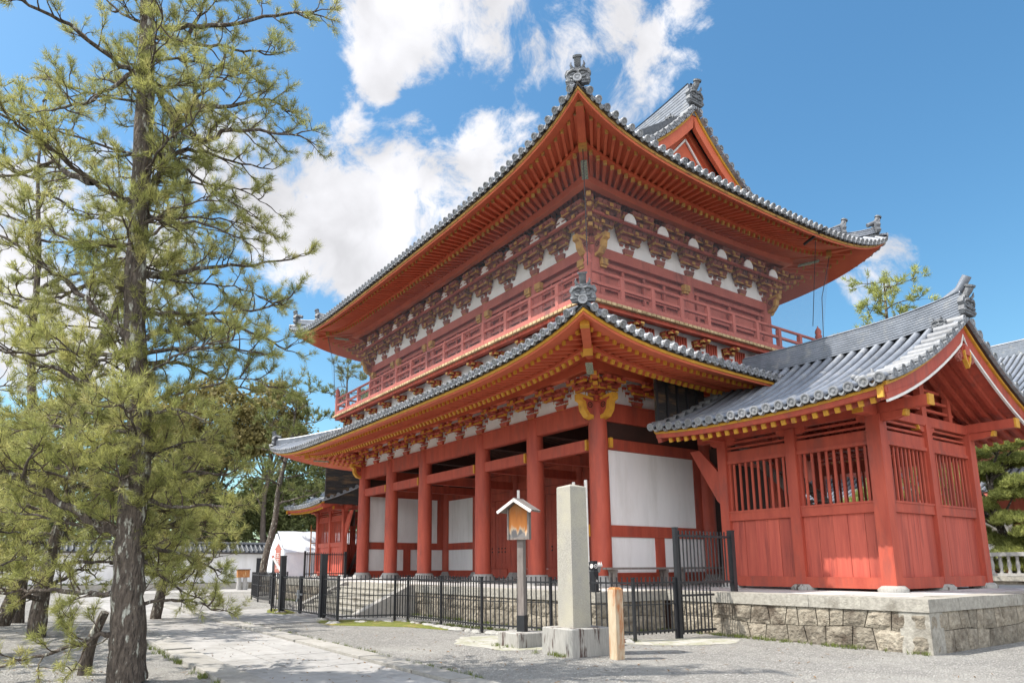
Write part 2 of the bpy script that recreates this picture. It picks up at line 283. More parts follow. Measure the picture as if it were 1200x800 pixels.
PINE_LIMBS=[
[(-10.95, 1.02, 10.0), (-10.71, 1.65, 10.2), (-10.41, 2.16, 10.31), (-10.02, 2.82, 10.51), (-9.65, 3.19, 10.45)],
[(-10.95, 1.05, 9.86), (-10.93, 1.45, 9.93), (-10.89, 1.96, 10.09), (-10.82, 2.47, 10.17), (-10.77, 2.85, 10.26)],
[(-10.93, 1.45, 9.93), (-10.89, 1.62, 10.48), (-10.85, 1.78, 11.35)],
[(-10.97, 0.77, 10.04), (-11.14, 0.45, 10.23), (-11.33, 0.13, 10.68)],
[(-10.94, 1.18, 7.39), (-10.97, 1.39, 7.92), (-11.03, 1.49, 8.5), (-11.09, 1.72, 9.04), (-11.15, 1.89, 9.47), (-11.18, 2.25, 9.83)],
[(-11.03, 1.49, 8.5), (-10.94, 1.13, 8.9), (-10.82, 0.88, 8.97), (-10.72, 0.44, 9.05), (-10.59, -0.1, 9.23), (-10.44, -0.58, 9.24), (-10.27, -0.98, 9.14)],
[(-11.03, 1.49, 8.5), (-10.74, 1.83, 8.21), (-10.44, 2.15, 8.35), (-10.07, 2.67, 8.3), (-9.7, 3.12, 8.15)],
[(-10.97, 1.39, 7.92), (-11.31, 1.81, 8.35), (-11.59, 2.43, 8.53), (-11.82, 3.13, 8.73)],
[(-11.08, 1.67, 8.93), (-10.87, 2.24, 9.08), (-10.63, 2.78, 9.26), (-10.45, 3.01, 9.03)],
[(-10.97, 0.82, 7.0), (-10.87, 0.39, 7.08), (-10.72, -0.03, 7.28), (-10.53, -0.46, 7.41), (-10.32, -0.74, 7.39), (-10.09, -1.08, 7.3)],
[(-10.87, 0.39, 7.08), (-11.18, 0.06, 7.26), (-11.57, -0.13, 7.58), (-11.99, -0.56, 7.45), (-12.43, -1.02, 7.59)],
[(-10.97, 1.39, 7.92), (-11.0, 1.66, 7.78), (-11.0, 2.1, 7.57), (-10.95, 2.66, 7.32)],
[(-10.94, 1.19, 5.87), (-11.07, 1.76, 6.09), (-11.25, 2.21, 6.39), (-11.4, 2.88, 6.64), (-11.5, 3.69, 7.03)],
[(-10.93, 1.24, 5.29), (-10.86, 1.69, 5.32), (-10.74, 2.24, 5.43), (-10.58, 2.81, 5.56), (-10.44, 3.21, 5.75)],
[(-10.93, 1.22, 4.86), (-10.95, 1.57, 5.06), (-10.96, 2.04, 5.32), (-10.94, 2.56, 5.34), (-10.92, 3.07, 5.18), (-10.93, 3.4, 5.1)],
[(-10.92, 1.31, 4.67), (-10.56, 1.76, 4.71), (-10.07, 2.21, 4.66), (-9.55, 2.53, 4.52)],
[(-10.92, 1.35, 4.51), (-10.94, 1.76, 4.58), (-10.97, 2.19, 4.47), (-10.99, 2.64, 4.36), (-11.04, 2.96, 4.32)],
[(-10.95, 1.02, 4.83), (-11.15, 0.61, 5.28), (-11.39, 0.27, 5.64), (-11.64, -0.2, 6.02), (-11.89, -0.58, 6.34), (-12.15, -0.89, 6.61)],
[(-10.95, 1.03, 4.53), (-10.99, 0.66, 4.54), (-11.02, 0.35, 4.53), (-11.04, -0.06, 4.43), (-11.05, -0.44, 4.4), (-11.05, -0.72, 4.44)],
[(-10.95, 1.02, 3.99), (-11.1, 0.6, 4.13), (-11.25, 0.23, 4.32), (-11.42, -0.11, 4.43), (-11.58, -0.46, 4.59), (-11.74, -0.86, 4.66)],
[(-10.94, 1.13, 2.06), (-11.05, 0.77, 2.21), (-11.18, 0.38, 2.48), (-11.3, -0.01, 2.75), (-11.42, -0.28, 2.84), (-11.52, -0.76, 2.95)],
[(-11.3, -0.01, 2.75), (-10.89, 0.01, 2.9), (-10.48, 0.09, 3.04)],
[(-10.95, 1.05, 2.04), (-11.2, 0.71, 2.15), (-11.51, 0.21, 2.26), (-11.83, -0.13, 2.31)],
[(-10.94, 1.19, 2.6), (-11.05, 0.73, 2.69), (-11.17, 0.31, 2.83), (-11.29, -0.09, 2.88)],
[(-10.91, 1.43, 2.61), (-10.69, 1.73, 2.8), (-10.42, 1.97, 2.89), (-10.1, 2.33, 2.83)],
[(-10.9, 1.51, 2.49), (-10.45, 1.75, 2.37), (-9.86, 2.09, 2.38), (-9.22, 2.29, 2.24)],
[(-10.93, 1.2, 1.19), (-11.14, 0.87, 1.2), (-11.38, 0.53, 1.24), (-11.63, 0.21, 1.24), (-11.89, -0.12, 1.21), (-12.16, -0.5, 1.15)],
[(-10.89, 1.58, 1.06), (-10.81, 1.91, 1.1), (-10.71, 2.25, 1.06), (-10.64, 2.44, 0.94)],
[(-10.94, 1.14, 0.67), (-11.1, 0.86, 0.56), (-11.29, 0.54, 0.42), (-11.49, 0.17, 0.32), (-11.7, -0.28, 0.17)],
[(-10.89, 1.54, 1.84), (-11.15, 1.96, 1.75), (-11.48, 2.46, 1.58), (-11.89, 2.79, 1.47)],
[(-10.89, 1.55, 1.6), (-11.12, 1.99, 1.26), (-11.43, 2.42, 1.09)],
[(-10.9, 1.51, 2.14), (-11.4, 2.09, 2.18), (-12.05, 2.68, 2.09)],
[(-10.91, 1.44, 3.11), (-10.7, 1.82, 3.31), (-10.44, 2.17, 3.37)],
[(-10.94, 1.17, 3.47), (-11.23, 0.77, 3.41), (-11.59, 0.35, 3.55), (-11.96, -0.15, 3.5)],
[(-10.95, 1.1, 6.83), (-10.86, 1.42, 6.72), (-10.72, 1.94, 6.81), (-10.52, 2.55, 6.57)],
[(-10.95, 1.05, 6.26), (-11.36, 0.63, 6.38), (-11.86, 0.2, 6.54), (-12.39, -0.4, 7.03)],
[(-10.95, 0.99, 5.57), (-11.31, 0.57, 5.73), (-11.75, 0.07, 5.5), (-12.2, -0.47, 5.6)],
[(-10.92, 1.35, 3.67), (-10.31, 1.61, 3.72), (-9.52, 1.91, 3.46)],
[(-10.95, 1.03, 6.54), (-10.4, 1.39, 6.74), (-9.68, 1.73, 6.65)],
[(-10.96, 0.98, 9.43), (-10.74, 0.59, 8.74), (-10.44, 0.19, 8.03), (-10.09, -0.19, 7.54)],
]
# ------------------------------------------------------------------ gate
XC, YC = -23.547, 19.0
XS = [-32.03, -28.94, -25.76, -21.33, -18.15, -15.064]; YS = [14.2, 19.0, 23.8]; PZ = .95
gate = root('temple_gate', (XC, YC, PZ), 'huge two-storey vermilion temple gate with grey tiled roofs, standing on the stone platform', 'temple gate')
class Eave:
    def __init__(s, hx, hy, z, A, Wd, F): s.hx, s.hy, s.z, s.A, s.W, s.F = hx, hy, z, A, Wd, F
    def L(s, k): return s.hx if k % 2 == 0 else s.hy
    def H(s, k): return s.hy if k % 2 == 0 else s.hx
    def fr(s, k): return ((0, -1), (1, 0), (0, 1), (-1, 0))[k], ((1, 0), (0, 1), (-1, 0), (0, -1))[k]
    def at(s, k, a, o, dz=0.):       # a: along the eave, o: inward from the edge
        (nx, ny), (tx, ty) = s.fr(k); m = max(0., s.L(k)-o-abs(a))
        z = s.z+dz+s.A*math.exp(-m/s.W)*max(0., 1-max(0., o)/s.F)
        h = s.H(k)-o
        return Vector((XC+nx*h+tx*a, YC+ny*h+ty*a, z))
    def sp(s, k, q, o, dz=0.): return s.at(k, q*(s.L(k)-o), o, dz)
QS = [math.copysign(1-(1-abs(u))**1.8, u) for u in np.linspace(-1, 1, 57)]
def sweep(mb, E, k, prof, mi=0, q=QS):
    rows = [[E.sp(k, s, o, dz) for s in q] for o, dz in prof]
    for A, B in zip(rows, rows[1:]): mb.strip(A, B, mi)
def rafters(mb, E, k, pitch, tip, inn, w, h, fan=None):
    n = int((E.L(k)-tip[0]-.12)/pitch); 
    for i in range(-n, n+1):
        a = i*pitch; lim = E.L(k)-abs(a)
        if fan is None:
            oi = min(inn[0], lim-.02)
            if oi < tip[0]+.15: continue
            f = (oi-tip[0])/(inn[0]-tip[0]); q = E.at(k, a, oi, tip[1]+(inn[1]-tip[1])*f)
        else:
            S0 = fan; Lt = E.L(k)-tip[0]; Li = E.L(k)-inn[0]; ai = a if abs(a) < S0 else math.copysign(S0+(abs(a)-S0)*(Li-S0)/(Lt-S0), a)
            q = E.at(k, ai, inn[0], inn[1])
        mb.beam(E.at(k, a, *tip), q, w, h, 0, 1, .06)
def eave_under(E, fz, rmat, ymat, P, parent, fan=None):
    """yellow edge strip, fascia, both rows of rafters, boards over them and purlin, all as parts of the roof"""
    for k in range(4):
        mb = MB()
        sweep(mb, E, k, [(0, .0), (0, -.075), (.06, -.08)], 1); sweep(mb, E, k, [(-.03, .09), (-.03, .0), (.01, .0)], 2)
        sweep(mb, E, k, [(.035, -.075), (.06, -.13), (P['t1'][0]+.03, fz), (P['t1'][0]+.03, fz+.12)], 0)
        mb.build('eave_fascia', [rmat, ymat, BLK], parent)
    for k in range(4):
        mb = MB(); r1, r1i, r2, r2i = P['t1'], P['i1'], P['t2'], P['i2']
        rafters(mb, E, k, P['pitch'], r1, r1i, .085, .11, fan); mb.build('flying_rafter_row', [rmat, ymat], parent)
        mb = MB(); rafters(mb, E, k, P['pitch'], r2, r2i, .105, .13, fan); mb.build('base_rafter_row', [rmat, ymat], parent)
        mb = MB(); sweep(mb, E, k, [(r1[0]+.03, r1[1]+.06), (r1i[0]+.02, r1i[1]+.06)]); sweep(mb, E, k, [(r2[0]-.02, r2[1]+.07), (r2i[0], r2i[1]+.07)])
        sweep(mb, E, k, [(r2[0]-.08, r2[1]+.17), (r2[0]-.08, r2[1]+.075), (r2[0]+.08, r2[1]+.07)]); mb.build('soffit_boards', rmat, parent)
        o, zt, zb = P['purlin']; mb = MB(); sweep(mb, E, k, [(o-.11, zt), (o-.11, zb), (o+.11, zb), (o+.11, zt)]); mb.build('eave_purlin', rmat, parent)
        # corner rafter
        mb = MB(); L = E.L(k)
        c = lambda o, dz: E.at(k, L-o, o, dz)
        mb.beam(c(.36, r1[1]-.05), c(r2[0]+.2, r2[1]+.14), .22, .26, 0, 1, .16); mb.beam(c(.30, r1[1]+.10), c(.66, r1[1]+.14), .27, .05, 2)
        mb.beam(c(r2[0]-.12, r2[1]-.06), c(r2i[0]-.05, r2i[1]-.02), .24, .28, 0, 1, .2)
        q = c(r2[0]+.2, r2[1]-.03); q2 = c(r2[0]+.75, r2[1]+.03); d = (q2-q); mb.beam(q-Z*.19, q2-Z*.19, .19, .05, 3)
        mb.build('corner_rafter', [rmat, ymat, TILED, COPPER], parent)
def tile_side(E, k, prof, pitch, oend, parent, lift=True):
    L = E.L(k); (nx, ny), (tx, ty) = E.fr(k); T = Vector((tx, ty, 0)); NV = Vector((nx, ny, 0))
    pt = lambda a, o: E.at(k, a, o, prof(max(o, 0))-(.04 if o < 0 else 0))
    base = MB(); n = int((L-.05)/pitch); half = pitch/2
    As = [i*half for i in range(-2*n-1, 2*n+2)]
    for a0, a1 in zip(As, As[1:]):
        e0, e1 = oend(a0), oend(a1); ns = 9
        base.strip([pt(a0, -.06+(e0+.06)*j/ns) for j in range(ns+1)], [pt(a1, -.06+(e1+.06)*j/ns) for j in range(ns+1)], 0)
    base.build('pan_tiles', TILED, parent)
    rows = MB(); ends = MB()
    for i in range(-n, n+1):
        a = i*pitch; oe = oend(a)
        if oe < .12: continue
        ns = max(3, int(oe/.45)); P = [pt(a, -.14+(oe+.14)*j/ns)+Z*.03 for j in range(ns+1)]
        rows.halftube(P, T, .088, 0, 6)
        t = (P[0]-P[1]).normalized(); ends.disc(P[0]+t*.02+Z*.012, t, .104, 0, .06)
        if i < n:                      # curved face of the pan tile between two round ends
            c = [(a+.09+(pitch-.18)*j/4, -.055*math.sin(math.pi*j/4)) for j in range(5)]
            A = [pt(x, -.13)+Z*(.02+d) for x, d in c]; B = [p-Z*.055 for p in A]; B2 = [p-NV*.08 for p in B]; A2 = [p-NV*.08 for p in A]
            ends.strip(A, B, 0); ends.strip(B, B2, 0); ends.strip(A2, A, 0)
    rows.build('cover_tile_rows', TILE, parent); ends.build('eave_tile_ends', TILEL, parent)
def ridge_prof(w, h, layers):       # half-section of a stacked-tile ridge, bottom to top
    P = []
    for i in range(layers):
        z0, z1 = h*i/layers, h*(i+1)/layers; ww = w*(1-.12*i/layers)
        P += [(ww, z0), (ww, z1-.018), (ww-.022, z1-.018), (ww-.022, z1)]
    return P
def ridge(mb, pts, w, h, layers, side, cap=.1, mi=0, hs=None):
    pr = ridge_prof(w, h, layers); side = Vector(side).normalized(); pts = [Vector(p) for p in pts]
    hs = hs or [1]*len(pts)
    for sg in (1, -1):
        rows = [[p+side*(sg*x)+Z*(z*q) for p, q in zip(pts, hs)] for x, z in pr]
        for A, B in zip(rows, rows[1:]): mb.strip(A, B, mi)
    mb.strip([p+side*w+Z*(h*q) for p, q in zip(pts, hs)], [p-side*w+Z*(h*q) for p, q in zip(pts, hs)], mi)
    mb.halftube([p+Z*(h*q-.01) for p, q in zip(pts, hs)], side, cap, mi, 6)
    for i in (0, -1):
        p, q = pts[i], hs[i]; poly = [p+side*x+Z*(z*q) for x, z in pr]+[p-side*x+Z*(z*q) for x, z in reversed(pr)]
        mb.add(poly, [tuple(range(len(poly)))], mi)
def ornament(p, d, s, parent, name='ridge_end_ornament', tail=True):
    """ridge-end tile: scalloped face with horned brow, eyes, snout, side curls and a round bird-perch tile rising forward"""
    p = Vector(p); d = Vector((d[0], d[1], 0)).normalized(); w = Vector((-d.y, d.x, 0)); mb = MB()
    out = [(-.34, 0), (.34, 0), (.40, .12), (.36, .26), (.42, .36), (.36, .50), (.26, .50), (.22, .60), (.1, .56), (0, .62), (-.1, .56), (-.22, .60), (-.26, .50), (-.36, .50), (-.42, .36), (-.36, .26), (-.40, .12)]
    mb.prism([(a*s, b*s) for a, b in out], p, w, Z, d, .16*s)
    f = p+d*(.08*s)
    def ball(a, b, r, k=.7, sx=1.25, sd=.55):
        c = f+w*(a*s)+Z*(b*s); pr = [(math.cos(t)*r*s, math.sin(t)*r*s*k) for t in (-1.4, -.8, -.3, .3, .8, 1.4)]
        m2 = MB(); m2.lathe((0, 0, 0), pr, 8); mb.add([c+w*(v[0]*sx)+d*(v[1]*sd)+Z*v[2] for v in m2.v], m2.f, 0, True)
    for a, b, r in ((-.15, .35, .075), (.15, .35, .075), (0, .25, .10), (-.15, .11, .07), (.15, .11, .07), (0, .10, .06), (-.31, .1, .08), (.31, .1, .08)): ball(a, b, r)
    for sg in (-1, 1):
        mb.tube([f+w*(sg*.03*s)+Z*(.42*s)+d*.03*s, f+w*(sg*.15*s)+Z*(.45*s)+d*.05*s, f+w*(sg*.3*s)+Z*(.40*s)+d*.02*s, f+w*(sg*.36*s)+Z*(.30*s)], [.03*s, .05*s, .04*s, .02*s], 6)
        mb.tube([f+w*(sg*.05*s)+Z*(.17*s)+d*.05*s, f+w*(sg*.2*s)+Z*(.18*s)+d*.05*s, f+w*(sg*.26*s)+Z*(.26*s)], [.035*s, .035*s, .015*s], 6)
        mb.tube([f+w*(sg*.12*s)+Z*(.5*s), f+w*(sg*.22*s)+Z*(.62*s)+d*.05*s, f+w*(sg*.2*s)+Z*(.72*s)+d*.08*s], [.05*s, .04*s, .01*s], 6)
    if tail:
        q = [p-d*(.35*s)+Z*(.5*s), p+Z*(.62*s), p+d*(.10*s)+Z*(.74*s), p+d*(.17*s)+Z*(.90*s)]
        mb.tube(q, [.10*s, .105*s, .11*s, .12*s], 10); mb.disc(q[-1]+(q[-1]-q[-2]).normalized()*.01, q[-1]-q[-2], .15*s, 0, .06*s)
    return mb.build(name, TILEO, parent)
def hip(E, k, prof, stages, parent, osc, orn=True):
    L = E.L(k); pt = lambda o, dz=0: E.at(k, L-o, o, prof(o)+dz)
    d = (pt(0)-pt(1)); side = Vector((-d.y, d.x, 0)).normalized()
    for (o0, o1, w, h, ly, up) in stages:
        n = max(5, int((o1-o0)/.3)); os_ = [o0+(o1-o0)*j/n for j in range(n+1)]
        mb = MB(); ridge(mb, [pt(o, -.02+up*max(0, 1-(o-o0)/.9)**2) for o in os_], w, h, ly, side, .095)
        mb.build('hip_ridge', TILE, parent)
        ornament(pt(o0-.06, .02+up*.6), d, osc, parent)
    e = pt(-.06, .06); mb = MB(); mb.halftube([pt(.9, .04), e], side, .1); mb.disc(e, d, .115); mb.build('corner_end_tile', TILEL, parent)

def cluster(mb, B, t, n, steps, dz, out, Lw=.34, corner=False, Lmax=.70):
    """stepped bracket: bearing block, then tiers of arms reaching outward, with small blocks on them; ends painted ochre"""
    B, t, n = Vector(B), Vector(t).normalized(), Vector(n).normalized()
    mb.obox(B+Z*dz*.5, t*.22, n*.2, Z*dz*.5, 0, .76); mb.obox(B+Z*.016, t*.172, n*.158, Z*.018, 1)
    for k in range(steps+1):
        z = B+Z*(dz*(k+1)); ah = dz*.52; bh = dz*.46; nk = out*k/steps
        if k: mb.obox(z+n*((nk+.16)/2-.05)+Z*ah*.5, t*.065, n*((nk+.16)/2+.05), Z*ah*.5, 0); mb.obox(z+n*(nk+.165)+Z*ah*.5, t*.07, n*.012, Z*(ah*.5+.004), 1)
        for j in (range(k+1) if not corner else [k]):
            o = n*(out*j/steps); hl = (Lw+(Lmax-Lw)*k/steps)*(1-.05*(k-j))*(.64 if j == k == steps and not corner else 1)
            mb.obox(z+o+Z*ah*.5, t*hl, n*.06, Z*ah*.5, 0, 1 if hl > 5 else .86)
            for sg in (-1, 1): mb.obox(z+o+t*(sg*hl*.95)+Z*ah*.5, t*.016, n*.064, Z*(ah*.5+.004), 1)
            for q in ((-1, 0, 1) if hl < .45 else (-1, -.5, 0, .5, 1)):
                c = z+o+t*(q*(hl-.09))+Z*(ah+bh*.5); mb.obox(c, t*.1, n*.1, Z*bh*.5, 0, .72)
            if j == k: mb.obox(z+o+n*.058+Z*.02, t*(hl*.9), n*.008, Z*.024, 1)
    return mb
def nose(mb, p, d, s=1.):   # carved beam end past the corner column, ochre edged
    d = Vector(d); w = Vector((-d.y, d.x, 0)); p = Vector(p)
    body = [(0, .0), (.34, .0), (.52, .06), (.50, -.12), (.40, -.16), (.36, -.36), (.22, -.52), (.04, -.56), (0, -.5)]
    edge = [(.05, .02), (.56, .08), (.56, -.10), (.44, -.15), (.40, -.38), (.25, -.56), (.03, -.61), (.03, -.50), (.18, -.47), (.29, -.34), (.33, -.12), (.44, -.07), (.44, -.01), (.05, -.06)]
    mb.prism([(a*s, b*s) for a, b in body], p, d, Z, w, .18*s, 0); mb.prism([(a*s, b*s) for a, b in edge], p, d, Z, w, .22*s, 1)
    c = p+d*(.16*s)-Z*.2*s
    for sg in (-1, 1):
        m = MB(); m.disc(c+w*(sg*.1*s), w*sg, .09*s, 2, .02, 10); mb.add(m.v, m.f, 2)
def stations(cs, extra): # column positions plus n evenly spaced between
    r = []
    for a, b, e in zip(cs, cs[1:], extra): r += [a+(b-a)*i/(e+1) for i in range(e+1)]
    return r+[cs[-1]]

# ---- columns and pedestals
first = None
for iy, y in enumerate(YS):
    for ix, x in enumerate(XS):
        if first is None:
            mb = MB(); mb.lathe((x, y, 0), [(.298, 1.25), (.300, 2.2), (.296, 4.), (.282, 5.6), (.262, 6.3), (.235, 6.40)], 28); first = mb.build('column', RED, gate)
            mb = MB(); mb.lathe((x, y, 0), [(.5, PZ-.02), (.5, PZ+.05), (.44, PZ+.16), (.38, PZ+.25), (.345, PZ+.315)], 24); mb.box(x-.56, x+.56, y-.56, y+.56, PZ-.05, PZ+.03); mb.build('column_base', PED, first)
            o0 = (x, y)
        else:
            c = first.copy(); COL.objects.link(c); c.location = (x-o0[0], y-o0[1], 0)
            p = first.children[0].copy(); COL.objects.link(p); p.parent = c
# metal fittings on the near columns
mb = MB()
for x in XS[1:]:
    mb.box(x-.37, x-.295, 13.99, 14.11, 4.98, 5.3)
for x in XS: mb.box(x-.05-.27, x-.2, 13.9, 13.96, 2.4, 2.75) if x > -16 else None
mb.box(-14.84, -14.76, 14.40, 14.52, 5.02, 5.32); mb.build('brass_fittings', YEL, gate)
# ---- beams
def hbeam(name, p, q, w, z0, z1, m=RED, inset=.2, parent=gate):
    p, q = Vector((*p, (z0+z1)/2)), Vector((*q, (z0+z1)/2)); d = (q-p).normalized()
    mb = MB(); mb.beam(p+d*inset, q-d*inset, w, z1-z0); return mb.build(name, m, parent)
for y in YS:
    for a, b in zip(XS, XS[1:]): hbeam('tie_beam', (a, y), (b, y), .2, 4.97, 5.33); hbeam('head_beam', (a, y), (b, y), .26, 5.82, 6.38)
for x in XS:
    for a, b in zip(YS, YS[1:]):
        side = x in (XS[0], XS[-1])
        hbeam('tie_beam', (x, a), (x, b), .2, 5.0, 5.34); 
        if side: hbeam('head_beam', (x, a), (x, b), .26, 5.86, 6.38)
        else: hbeam('cross_beam', (x, a), (x, b), .3, 5.9, 6.36, DARK)
mb = MB()
for i, y in enumerate((14.2, 23.8)): mb.box(XS[0]-.3, XS[-1]+.3, y-.17, y+.17, 6.382, 6.44)
for x in (XS[0], XS[-1]): mb.box(x-.17, x+.17, 14.37, 23.63, 6.382, 6.44)
mb.build('wall_plate', RED, gate)
mb = MB(); mb.box(XS[0]+.1, XS[-1]-.1, 14.3, 23.7, 6.41, 6.46); mb.build('ceiling', DARK, gate)
mb = MB()
for i in range(40): y = 14.5+i*.235; mb.box(XS[0]+.2, XS[-1]-.2, y, y+.07, 6.32, 6.405)
mb.build('ceiling_joists', DARK, gate)
# ---- plaster walls with rails (both end walls, outer bays of the middle row)
def wallbay(p, q, studs=1, end=True):
    p, q = Vector((*p, 0)), Vector((*q, 0)); d = (q-p).normalized(); L = (q-p).length; w = Vector((-d.y, d.x, 0))
    bx = lambda mb, a, b, z0, z1, t, mi=0: mb.obox(p+d*((a+b)/2)+Z*((z0+z1)/2), d*((b-a)/2), w*(t/2), Z*((z1-z0)/2), mi)
    mb = MB(); bx(mb, .26, L-.26, 1.0, 1.34, .2); mb.build('ground_sill', RED, gate)
    mb = MB(); bx(mb, .26, L-.26, 2.39, 2.73, .2); mb.build('wall_rail', RED, gate)
    for i in range(studs):
        c = L*(i+1)/(studs+1); mb = MB(); bx(mb, c-.2, c+.2, 1.342, 2.388, .18); mb.build('wall_stud', RED, gate)
    if end: mb = MB(); bx(mb, L-.62, L-.26, 2.732, 4.995, .16); mb.build('wall_stud', RED, gate)
    mb = MB(); bx(mb, .29, L-.63 if end else L-.29, 2.735, 4.99, .11); mb.build('wall_panel', WHT, gate)
    e = [.3]+[L*(i+1)/(studs+1) for i in range(studs)]+[L-.3]
    for i, (a, b) in enumerate(zip(e, e[1:])):
        mb = MB(); bx(mb, a+(.2 if i else 0), b-(.2 if i < studs else 0), 1.343, 2.387, .1); mb.build('wall_panel', WHT, gate)
    mb = MB(); bx(mb, .2, L-.2, 5.342, 5.858, .08); mb.build('transom_boards', DARK, gate)
for x in (XS[0], XS[-1]):
    wallbay((x, YS[0]), (x, YS[1]))
    mb = MB(); mb.box(x-.05, x+.05, YS[1]+.26, YS[2]-.26, 1.0, 5.85); mb.build('boarded_wall', DARK, gate)
for i in (0, 4): wallbay((XS[i], YC), (XS[i+1], YC), 0, False)
for i in (1, 2, 3):         # three doorways with double doors
    a, b = XS[i]+.26, XS[i+1]-.26
    fr = MB(); fr.box(a, a+.28, YC-.12, YC+.12, 1.0, 4.95); fr.box(b-.28, b, YC-.12, YC+.12, 1.0, 4.95); fr.box(a+.28, b-.28, YC-.12, YC+.12, 4.6, 4.95); fr.box(a+.28, b-.28, YC-.16, YC+.16, 1.0, 1.42); fr.build('door_frame', RED, gate)
    c = (a+b)/2
    for (x0, x1) in ((a+.285, c-.008), (c+.008, b-.285)):
        m = MB(); n = 4; w = (x1-x0)/n
        for j in range(n): m.box(x0+j*w+.006, x0+(j+1)*w-.006, YC-.06, YC+.04, 1.43, 4.59)
        for z in (1.6, 3.0, 4.4): m.box(x0+.02, x1-.02, YC-.085, YC-.062, z-.07, z+.07)
        dr = m.build('door', RED, gate); s = MB()
        for z in (2.2, 2.36):
            for j in (1, 2, 3): s.obox((x0+j*w, YC-.075, z), X*.03, Y*.016, Z*.03)
        s.build('iron_stud', BLKF, dr)
    m = MB(); m.box(a, b, YC-.05, YC+.05, 5.34, 5.8); m.build('transom_boards', RED, gate)
# ---- lower brackets
EL = Eave(12.05, 8.5, 6.78, .76, 1.95, 3.5)
SXF = stations(XS, [1, 1, 2, 1, 1]); SYF = stations(YS, [2, 2])
def ring_clusters(xs, ys, z, steps, dz, out, mats, name, noses, zn, Lw=.34, Lm=.70):
    x0, x1, y0, y1 = xs[0], xs[-1], ys[0], ys[-1]
    for x in xs[1:-1]:
        for y, n in ((y0, -Y), (y1, Y)): built.append(cluster(MB(), (x, y, z), X, n, steps, dz, out, Lw, False, Lm).build(name, mats, gate))
    for y in ys[1:-1]:
        for x, n in ((x0, -X), (x1, X)): built.append(cluster(MB(), (x, y, z), Y, n, steps, dz, out, Lw, False, Lm).build(name, mats, gate))
    for x, nx in ((x0, -X), (x1, X)):
        for y, ny in ((y0, -Y), (y1, Y)):
            mb = MB(); cluster(mb, (x, y, z), X, ny, steps, dz, out, Lw, False, Lm); cluster(mb, (x, y, z+.003), Y, nx, steps, dz, out, Lw, False, Lm)
            dg = (nx+ny).normalized(); cluster(mb, (x, y, z+.006), Vector((-dg.y, dg.x, 0)), dg, steps, dz, out*1.414, .12, True, .12)
            for k in range(1, steps+1):
                p = Vector((x, y, z+dz*(k+1)+.05)); mb.beam(p+dg*(out*1.414*k/steps+.42), p, .13, dz*.6, 0, 1, .1)
            built.append(mb.build('corner_'+name, mats, gate))
            m2 = MB(); nose(m2, Vector((x, y, zn))+nx*.2, nx, noses); nose(m2, Vector((x, y, zn))+ny*.2, ny, noses); m2.build('carved_beam_end', [mats[0], mats[1], DARK], gate)
built = []
ring_clusters(SXF, SYF, 6.44, 2, .15, .80, [RED, YEL], 'bracket_set', 1.05, 6.50, .30, .64)
def plaster_band(x0, x1, y0, y1, z0, z1, t, name='plaster_infill'):
    for (a, b, c, d) in ((x0, x1, y0-t, y0+t), (x0, x1, y1-t, y1+t), (x0-t, x0+t, y0+t, y1-t), (x1-t, x1+t, y0+t, y1-t)):
        mb = MB(); mb.box(a, b, c, d, z0, z1); mb.build(name, WHT, gate)
plaster_band(XS[0], XS[-1], YS[0], YS[-1], 6.441, 7.9, .06)

# ---- lower roof
lroof = MB(); PLO = lambda o: .13+.36*o+.022*o*o
ins = []
sweepE = MB()
for k in range(4): sweep(sweepE, EL, k, [(3.55, PLO(3.55)-.15), (.3, PLO(.3)-.12)])
lower = sweepE.build('lower_roof', DARK, gate, label='curved lower roof of grey tiles below the balcony')
eave_under(EL, .03, REDV, YEL, dict(pitch=.265, t1=(.60, -.03), i1=(1.66, .16), t2=(1.5, -.09), i2=(3.75, 1.16), purlin=(2.9, .62, .27)), lower)
for k in range(4):
    L = EL.L(k); tile_side(EL, k, PLO, .306, lambda a, L=L: min(3.55, max(0., L-abs(a))), lower)
    hip(EL, k, PLO, [(.22, 3.5, .15, .26, 3, .05)], lower, .78)

